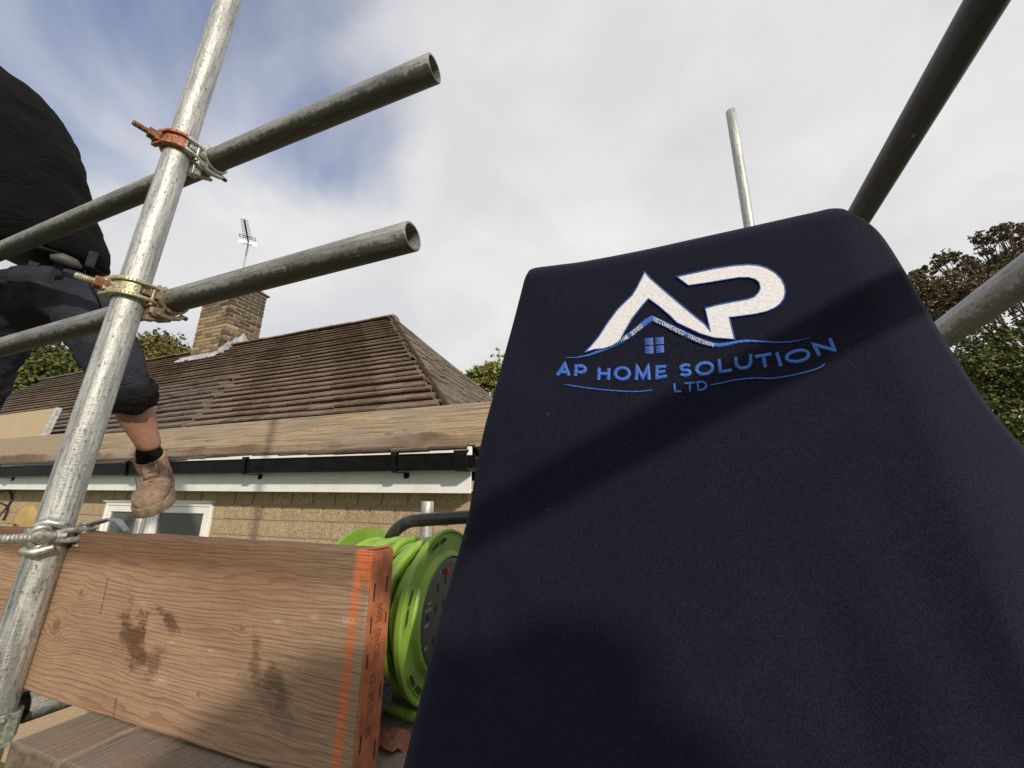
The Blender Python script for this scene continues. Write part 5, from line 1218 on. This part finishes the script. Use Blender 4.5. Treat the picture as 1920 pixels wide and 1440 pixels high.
# sleeves and hands, reaching up to the left out of view
for s_, E_, H_p in ((1, off(SH, -.34, .22, -.16), off(SH, -.58, .34, -.10)), (-1, off(SH, -.62, .12, -.12), off(SH, -.80, .30, .05))):
    S0 = SH if s_ == 1 else off(SH, -.38, 0, .02)
    S0 = off(S0, -.10 * (s_ == 1), 0, .01)
    skin_obj('sleeve', [(S0, .068), ((S0 + E_) / 2, .062), (E_, .055), ((E_ + H_p) / 2, .048), (H_p, .042)], chain(5), M_SHIRT, sub=2, disp=.01)
    hd2 = (H_p - E_) / np.linalg.norm(H_p - E_); sdv = np.cross(hd2, UZ); sdv /= np.linalg.norm(sdv); nv = np.cross(sdv, hd2)
    J = [(H_p - hd2 * .02, .028), (H_p + hd2 * .03, (.030, .036)), (H_p + hd2 * .075, (.018, .038))]; ED = chain(3)
    for fi in range(4):
        b0 = len(J); bs = H_p + hd2 * .08 + sdv * (.028 - .0187 * fi); LL = (.062, .072, .068, .052)[fi]
        J += [(bs, .010), (bs + hd2 * LL * .45 - nv * .008, .0095), (bs + hd2 * LL * .75 - nv * .028, .009), (bs + hd2 * LL * .85 - nv * .045, .008)]; ED += [(2, b0)] + chain(4, b0)
    b0 = len(J); bs = H_p + hd2 * .03 + sdv * .034
    J += [(bs, .013), (bs + hd2 * .03 + sdv * .018 - nv * .01, .011), (bs + hd2 * .055 + sdv * .02 - nv * .02, .0095)]; ED += [(1, b0)] + chain(3, b0)
    skin_obj('hand', J, ED, M_SKIN, sub=2)
# visible bare calf
KN, AN = dr(246, 752, 1.355), dr(277, 828, 1.40)
skin_obj('calf', [(KN, .055), (KN * .65 + AN * .35 - face * .010, .056), (KN * .4 + AN * .6 - face * .008, .047), (AN, .037), (AN * 1.25 - KN * .25, .036)], chain(5), M_SKIN, sub=3)
skin_obj('sock', [(AN, .0395), (dr(280, 855, 1.42), .039), (dr(283, 885, 1.43), .040)], chain(3), M_SOCK, sub=2)
AN2 = dr(-100, 985, 1.58); KN2 = dr(-80, 852, 1.55)
skin_obj('calf', [(KN2, .052), (KN2 * .5 + AN2 * .5, .050), (AN2, .036), (off(AN2, 0, 0, -.06), .036)], chain(4), M_SKIN, sub=2)
# boots
def boot(A, toe, width=.052, label=None):
    """A ankle opening centre, toe tip"""
    A = np.array(A); T = np.array(toe); f = T - A; L = np.linalg.norm(f); f /= L
    bt = empty('boot', tuple(mloc(A))); bt.parent = man
    return bt
ANK = dr(283, 867, 1.425); TOE = dr(283, 953, 1.275)
def build_boot(ANK, TOE, up):
    """up: direction up the shin; boot axis from heel to toe"""
    f = TOE - ANK; up = up / np.linalg.norm(up); fw = f - up * (f @ up); L = np.linalg.norm(fw); fw /= L; sd2 = np.cross(up, fw); H = -(f @ up)
    bt = empty('boot', tuple(mloc(ANK))); bt.parent = man
    def pt(a, b_, c): return fw * a + sd2 * b_ + up * c      # relative to the ankle opening
    def secp(a, zt_, zb_, w_, sq=.75, k=28):
        out = []
        for j in range(k):
            u_ = 2 * math.pi * j / k; cx_, cz2 = math.cos(u_), math.sin(u_)
            xx = math.copysign(abs(cx_) ** sq, cx_); zz2 = math.copysign(abs(cz2) ** .85, cz2)
            out.append(pt(a, w_ * xx, (zt_ + zb_) / 2 + (zt_ - zb_) / 2 * zz2))
        return out
    Hs = H
    # upper: foot part, heel to toe
    S = [(-.072, -.05, -Hs + .004, .018), (-.068, -.03, -Hs + .0, .030), (-.050, -.022, -Hs, .036), (-.02, -.022, -Hs, .039), (.02, -.024, -Hs, .041), (.05, -.030, -Hs, .044), (.085, -.045, -Hs, .049), (.12, -Hs + .058, -Hs, .051), (.15, -Hs + .052, -Hs, .048), (.172, -Hs + .044, -Hs, .040), (.186, -Hs + .030, -Hs + .004, .026), (.190, -Hs + .018, -Hs + .008, .012)]
    sc = (L + .01) / .19
    mb = MB(); mb.rings([secp(a * (sc if a > 0 else 1), t_, b_, w_) for a, t_, b_, w_ in S], True, True); up_ = mb.build('upper', M_BOOT, bt, smooth=True)
    s_ = up_.modifiers.new('sub', 'SUBSURF'); s_.levels = 1; s_.render_levels = 1
    # collar ring (padded opening)
    def ell(rx, ry, c, k=30, tilt=0): return [pt(-.012 + rx * math.cos(2 * math.pi * j / k), ry * math.sin(2 * math.pi * j / k), c + tilt * math.cos(2 * math.pi * j / k)) for j in range(k)]
    mb = MB(); mb.rings([ell(.056, .043, -.06), ell(.058, .045, -.02, tilt=-.006), ell(.059, .047, .012, tilt=-.012), ell(.056, .044, .020, tilt=-.014), ell(.050, .039, .016, tilt=-.014), ell(.047, .037, -.01), ell(.045, .035, -.04)], True, False)
    mb.build('collar', M_BOOT, bt, smooth=True)
    mb = MB(); mb.rings([ell(.0575, .0455, .0205, tilt=-.014), ell(.054, .042, .024, tilt=-.014), ell(.0505, .0395, .0205, tilt=-.014)], True, False); mb.build('collar_lining', plain('ochre_lining', (.33, .20, .085), .8) if 'ochre_lining' not in bpy.data.materials else bpy.data.materials['ochre_lining'], bt, smooth=True)
    # sole
    def solep(z_, ex): 
        P = [(-.074, 0), (-.068, .024), (-.045, .036), (0, .038), (.05, .043), (.10, .052), (.14, .053), (.17, .044), (.188, .026), (.196, 0)]
        P = P + [(a, -b_) for a, b_ in P[-2:0:-1]]
        return [pt(a * (sc if a > 0 else 1) * (1 + ex * .02), b_ * (1 + ex * .06), z_) for a, b_ in P]
    mb = MB(); mb.rings([solep(-Hs - .022, .4), solep(-Hs - .018, 1), solep(-Hs - .002, 1), solep(-Hs + .010, .6), solep(-Hs + .012, -.4)][::-1], True, True); mb.build('sole', M_SOLE, bt, smooth=True, auto=40)
    # toe cap ridge, tongue, laces
    mb = MB(); a0 = .128 * sc
    mb.tube([pt(a0 - .022 * (1 - abs(t_)) * 0 + .0 - .03 * t_ * t_ , .0505 * t_, -Hs + .056 - .040 * t_ * t_) for t_ in np.linspace(-1, 1, 15)], .0035, 8); mb.build('toe_cap', M_SOLE, bt, smooth=True)
    mb = MB(); mb.tube([pt(.042, 0, .004), pt(.056, 0, -.014), pt(.08, 0, -.038)], [(.010, .022), (.009, .022), (.006, .016)], 14, up=up + fw * .3); mb.build('tongue', M_BOOT, bt, smooth=True)
    mb = MB()
    for i in range(4):
        a = .042 + .016 * i; z_ = -.010 - .0125 * i; w_ = .024 - .001 * i
        mb.tube([pt(a, -w_, z_ + .000), pt(a + .012, 0, z_ + .010), pt(a + .004, w_, z_ + .0)], .0022, 6); mb.tube([pt(a, w_, z_), pt(a + .016, -w_, z_ - .008)], .0018, 6)
    mb.build('lace', M_LACE, bt, smooth=True)
    for (pl_) in ([(.030, .046, -.030), (.060, .045, -.052), (.095, .040, -.052), (.112, .020, -.048), (.116, 0, -.046), (.112, -.020, -.048), (.095, -.040, -.052), (.060, -.045, -.052), (.030, -.046, -.030)], [(-.030, .041, -.055), (.01, .044, -.075), (.06, .050, -.085), (.11, .053, -.088)], [(-.030, -.041, -.055), (.01, -.044, -.075), (.06, -.050, -.085), (.11, -.053, -.088)]):
        mb = MB(); mb.tube([pt(a_ * sc, b_ * 1.0, max(c_, -Hs + .02) + .0) for a_, b_, c_ in pl_], .0016, 6); mb.build('seam', M_LACE, bt, smooth=True)
    mb = MB(); c = pt(.046, .008, .002); mb.tube([c - fw * .004, c + fw * .008 + up * .005], .0105, 18); mb.build('lace_dial', plain('grey_dial', (.085, .07, .06), .5) if 'grey_dial' not in bpy.data.materials else bpy.data.materials['grey_dial'], bt, smooth=True, auto=40)
    return bt
build_boot(ANK, TOE, (KN - AN) * .75 + face * .0)
A2 = off(AN2, 0, 0, -.045); A2[2] = 2.305 + .12; build_boot(A2, A2 + face * .17 - UZ * .095, UZ)

# ------------------------------------------------------------------ the photographer behind the camera (out of view; his shadow falls on garment and board)
FLZ = 1.47
M_LOWB = M_PLAT
for i in range(3):
    o = tag(empty('platform_board', (.62 + i * .23, -1.1, FLZ + .176)), ['platform plank of the lower lift nearest the toe board', 'middle platform plank of the lower lift', 'outer platform plank of the lower lift'][i] + ', under the photographer', 'board', 'lower lift boards')
    bb = MB(); bb.box((0, 0, 0), (.224, 1.0, .039)); bb.build('plank', M_LOWB, o, bevel=.004)
for yy, nm in ((-.55, 'outer'), (.05, 'inner')):
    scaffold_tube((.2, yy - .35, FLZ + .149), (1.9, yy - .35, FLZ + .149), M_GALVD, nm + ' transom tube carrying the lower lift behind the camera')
pg = tag(empty('person', (.72, -.36, FLZ)), 'photographer in dark hooded top standing behind the camera, seen only as a shadow', 'person')
man_base = np.array((.72, -.36, FLZ)); face = np.array((-.85, .53, 0.0)); face /= np.linalg.norm(face); lat = np.array((face[1], -face[0], 0)); lat = np.array((.97, .24, 0)); lat /= np.linalg.norm(lat)
def P3(a, b, c): return np.array((a, b, c), float)
loft('hooded_top', [(P3(.74, -.37, 2.12), .17, .13), (P3(.74, -.37, 2.3), .19, .14), (P3(.73, -.37, 2.5), .21, .145), (P3(.72, -.37, 2.68), .235, .14), (P3(.72, -.37, 2.80), .25, .12), (P3(.72, -.37, 2.87), .225, .10), (P3(.73, -.37, 2.905), .15, .085), (P3(.74, -.37, 2.92), .07, .06)], M_SHIRT, disp=.02, parent=pg)
skin_obj('trousers', [(P3(.74, -.37, 2.2), (.13, .15)), (P3(.85, -.37, 1.95), .085), (P3(.86, -.33, 1.72), .075), (P3(.86, -.37, 1.52), .06), (P3(.63, -.37, 1.95), .085), (P3(.62, -.33, 1.72), .075), (P3(.62, -.37, 1.52), .06)], [(0, 1), (1, 2), (2, 3), (0, 4), (4, 5), (5, 6)], M_TROUS, parent=pg, disp=.012)
for x_ in (.86, .62):
    mb = MB(); mb.tube([mloc(P3(x_ + .02, -.43, FLZ + .05)), mloc(P3(x_, -.36, FLZ + .055)), mloc(P3(x_ - .05, -.27, FLZ + .04)), mloc(P3(x_ - .08, -.20, FLZ + .03))], [(.035, .04), (.045, .05), (.045, .04), (.025, .025)], 14); mb.build('boot', M_BOOT, pg, smooth=True)
skin_obj('body', [(P3(.76, -.36, 2.84), .055), (P3(.79, -.34, 2.86), .06), (P3(.815, -.33, 2.875), (.075, .08)), (P3(.83, -.31, 2.87), (.07, .075)), (P3(.84, -.29, 2.84), .045)], chain(5), M_SKIN, parent=pg)
for pts_, hp_, hd2 in (([P3(.52, -.36, 2.82), P3(.41, -.38, 2.76), P3(.44, -.30, 2.62)], P3(.50, -.22, 2.58), P3(.8, .4, .2)), ([P3(.93, -.36, 2.80), P3(.98, -.30, 2.60), P3(.90, -.16, 2.54)], P3(.86, -.12, 2.54), P3(-.8, .5, .1))):
    skin_obj('sleeve', [(q, r_) for q, r_ in zip(pts_ + [hp_], (.07, .062, .052, .045))], chain(4), M_SHIRT, parent=pg)
    hd2 = hd2 / np.linalg.norm(hd2); sdv = np.cross(hd2, UZ); sdv /= np.linalg.norm(sdv); nv = np.cross(sdv, hd2)
    J = [(hp_ - hd2 * .02, .028), (hp_ + hd2 * .03, (.030, .036)), (hp_ + hd2 * .075, (.018, .038))]; ED = chain(3)
    for fi in range(4):
        b0 = len(J); bs = hp_ + hd2 * .08 + sdv * (.028 - .0187 * fi); LL = (.062, .072, .068, .052)[fi]
        J += [(bs, .010), (bs + hd2 * LL * .45 - nv * .008, .0095), (bs + hd2 * LL * .75 - nv * .028, .009), (bs + hd2 * LL * .85 - nv * .045, .008)]; ED += [(2, b0)] + chain(4, b0)
    b0 = len(J); bs = hp_ + hd2 * .03 + sdv * .034
    J += [(bs, .013), (bs + hd2 * .03 + sdv * .018 - nv * .01, .011), (bs + hd2 * .055 + sdv * .02 - nv * .02, .0095)]; ED += [(1, b0)] + chain(3, b0)
    skin_obj('hand', J, ED, M_SKIN, parent=pg)

pg.location = (.72 - .12 + .34, -.36 - .31, FLZ + .215)

# ------------------------------------------------------------------ trees
def crown_mesh(name, blobs, size, m_, parent, loc, n_per=1.0, clump=40):
    V = []
    for (c, rx, ry, rz, cnt) in blobs:
        m_n = int(cnt * n_per); ncl = max(4, int(m_n / clump)); k_ = rng.integers(0, ncl, m_n)
        cd_ = rng.normal(size=(ncl, 3)); cd_ /= np.linalg.norm(cd_, axis=1)[:, None]; cd_ *= rng.uniform(.35, 1.05, size=ncl)[:, None] ** .6
        P = cd_[k_] + rng.normal(size=(m_n, 3)) * rng.uniform(.07, .2, size=ncl)[k_][:, None]
        d_ = P / (np.linalg.norm(P, axis=1)[:, None] + 1e-6)
        P = np.array(c) + P * np.array((rx, ry, rz))
        a = rng.normal(size=(m_n, 3)); a /= np.linalg.norm(a, axis=1)[:, None]
        b_ = np.cross(a, d_ + rng.normal(size=(m_n, 3)) * .6); b_ /= np.linalg.norm(b_, axis=1)[:, None] + 1e-9
        s_ = size * rng.uniform(.4, 1.5, size=m_n)[:, None]
        q = np.stack([P - a * s_ * .5, P + b_ * s_ * .28, P + a * s_ * .5, P - b_ * s_ * .28], 1); V.append(q)
    V = np.concatenate(V).reshape(-1, 3) - np.array(loc); nq = len(V) // 4
    me = bpy.data.meshes.new(name); me.vertices.add(len(V)); me.vertices.foreach_set('co', V.ravel()); me.loops.add(nq * 4); me.loops.foreach_set('vertex_index', np.arange(nq * 4)); me.polygons.add(nq); me.polygons.foreach_set('loop_start', np.arange(nq) * 4); me.polygons.foreach_set('loop_total', np.full(nq, 4))
    me.materials.append(m_); me.update(); me.validate()
    o = bpy.data.objects.new(name, me); COL.objects.link(o); o.parent = parent; return o
def tree(base, top, blobs, leafm, size, label, group=None, dens=1.0, trunk_r=.2, branches=10):
    base = np.array(base, float); t = tag(empty('tree', base), label, 'tree', group)
    mb = MB(); top = np.array(top, float)
    mb.tube([base - base, (top - base) * .3 + (.1, .05, 0), (top - base) * .6 + (-.05, .1, 0), (top - base) * .95], [trunk_r, trunk_r * .8, trunk_r * .5, trunk_r * .12], 10)
    mb.build('trunk', M_BARK, t, smooth=True)
    mb = MB(); extra = []
    for i in range(branches):
        b_ = blobs[i % len(blobs)]; c = np.array(b_[0]) - base + rng.normal(size=3) * np.array(b_[1:4]) * .25; s0 = (top - base) * rng.uniform(.3, .75)
        md = (s0 + c) / 2 + rng.normal(size=3) * .25; r0 = trunk_r * .26; mb.tube([s0, md, c], [r0, r0 * .55, r0 * .22], 6)
        for kk_ in range(4):
            e_ = c + rng.normal(size=3) * np.array(b_[1:4]) * .55; mb.tube([md * .3 + c * .7, (c + e_) / 2 + rng.normal(size=3) * .06, e_], [r0 * .2, r0 * .12, r0 * .04], 5)
            q_ = max(size * 1.6, b_[1] * .22); extra += [(e_ + base, q_, q_, q_ * .8, 26), ((c + e_) / 2 + base, q_, q_, q_ * .8, 18)]
    mb.build('branches', M_BARK, t, smooth=True); blobs = blobs + extra
    crown_mesh('crown', blobs, size, leafm, t, base, dens)
    return t
GREENS = [(.03, .045, .011), (.05, .068, .016), (.085, .10, .022), (.13, .135, .03), (.19, .16, .042)]
OLIVE = [(.05, .05, .014), (.085, .085, .02), (.12, .115, .028), (.17, .14, .04), (.21, .145, .045)]
RUSSET = [(.085, .042, .03), (.13, .065, .045), (.075, .075, .028), (.17, .095, .06), (.055, .068, .022), (.10, .10, .035)]
LIME = [(.12, .14, .03), (.17, .19, .045), (.21, .21, .055), (.25, .23, .07)]
M_LG = leaf_mat('green_leaves', GREENS); M_LO = leaf_mat('olive_leaves', OLIVE); M_LR = leaf_mat('russet_leaves', RUSSET); M_LL = leaf_mat('lime_leaves', LIME)
def blobs_px(lst, dens):
    """(px, py, distance, radius px, count): clump centred on that bearing and distance"""
    out = []
    for px, py, Dd, rp_, cnt in lst:
        c = dep(px, py, Dd); rr_ = rp_ / FPX * Dd; out.append((c, rr_ * 1.1, rr_ * 1.3, rr_ * .85, int(cnt * dens)))
    return out
B = blobs_px([(20, 680, 17, 60, 1500), (75, 668, 17.3, 45, 1500), (130, 690, 17, 40, 1100), (60, 730, 16.6, 60, 1300), (-40, 690, 17, 80, 1300), (130, 740, 17, 50, 700), (-120, 720, 17, 90, 900)], 2.2)
c = dep(50, 700, 17); tree((c[0], c[1], 0), (c[0], c[1], 7.0), B, M_LG, .17, 'rounded green yellow tree behind the left roof, seen between the man\'s legs', trunk_r=.25)
B = blobs_px([(275, 668, 19, 40, 1200), (305, 658, 19.4, 34, 1500), (250, 690, 19, 45, 900), (335, 672, 19, 26, 700), (310, 700, 19, 50, 700), (365, 668, 20, 10, 100)], 2.4)
c = dep(290, 690, 19); tree((c[0], c[1], 0), (c[0], c[1], 8.2), B, M_LO, .16, 'olive and gold tree crown rising behind the ridge left of the chimney', trunk_r=.25)
B = blobs_px([(893, 712, 15, 26, 900), (918, 702, 15.2, 24, 900), (940, 720, 15, 40, 900), (880, 735, 15, 22, 500), (985, 740, 15, 60, 900), (925, 690, 15, 12, 250), (900, 694, 15, 10, 150)], 1.9)
c = dep(950, 760, 15); tree((c[0], c[1], 0), (c[0], c[1], 6.6), B, M_LL, .14, 'small lime green tree beyond the right hip of the roof', trunk_r=.14)
B = blobs_px([(1725, 545, 9.5, 38, 1500), (1765, 560, 9.4, 48, 2200), (1800, 535, 9.6, 34, 1100), (1715, 580, 9.5, 40, 1300), (1840, 560, 9.4, 50, 1500), (1790, 600, 9.4, 50, 1400), (1850, 510, 9.6, 30, 700), (1895, 490, 9.7, 30, 650), (1930, 545, 9.5, 50, 1100), (1960, 470, 9.6, 50, 900), (2040, 540, 9.5, 90, 1400),
  (1725, 508, 9.6, 13, 130), (1745, 498, 9.6, 12, 110), (1770, 490, 9.6, 12, 110), (1785, 483, 9.6, 9, 60), (1805, 494, 9.6, 14, 140), (1832, 478, 9.7, 14, 120), (1838, 450, 9.7, 9, 50), (1852, 462, 9.7, 14, 90), (1868, 432, 9.7, 8, 45), (1880, 448, 9.7, 13, 80), (1882, 428, 9.7, 6, 25), (1902, 440, 9.7, 13, 110), (1915, 428, 9.7, 10, 80), (1862, 482, 9.7, 16, 120), (1912, 465, 9.7, 16, 120), (1700, 530, 9.5, 16, 160), (1815, 505, 9.6, 12, 90)], 1.25)
c = dep(1960, 640, 9.5); tree((c[0], c[1], 0), (c[0] + .2, c[1], 7.0), B, M_LR, .075, 'tall russet autumn tree behind the pale tube at the right edge', trunk_r=.2, branches=28)
B = blobs_px([(1850, 720, 8.6, 70, 3000), (1905, 700, 8.6, 60, 2200), (1880, 790, 8.4, 80, 3400), (1940, 780, 8.4, 80, 3000), (1810, 690, 8.7, 40, 1500), (1990, 700, 8.6, 90, 2400), (1930, 870, 8.3, 110, 3400), (1850, 640, 8.8, 40, 900), (1900, 640, 8.8, 45, 900), (2040, 830, 8.4, 140, 3000)], 1.1)
c = dep(1950, 800, 8.5); tree((c[0], c[1], 0), (c[0], c[1] + .2, 4.6), B, M_LG, .085, 'dense green tree below the pale tube at the right edge', trunk_r=.14, branches=16)
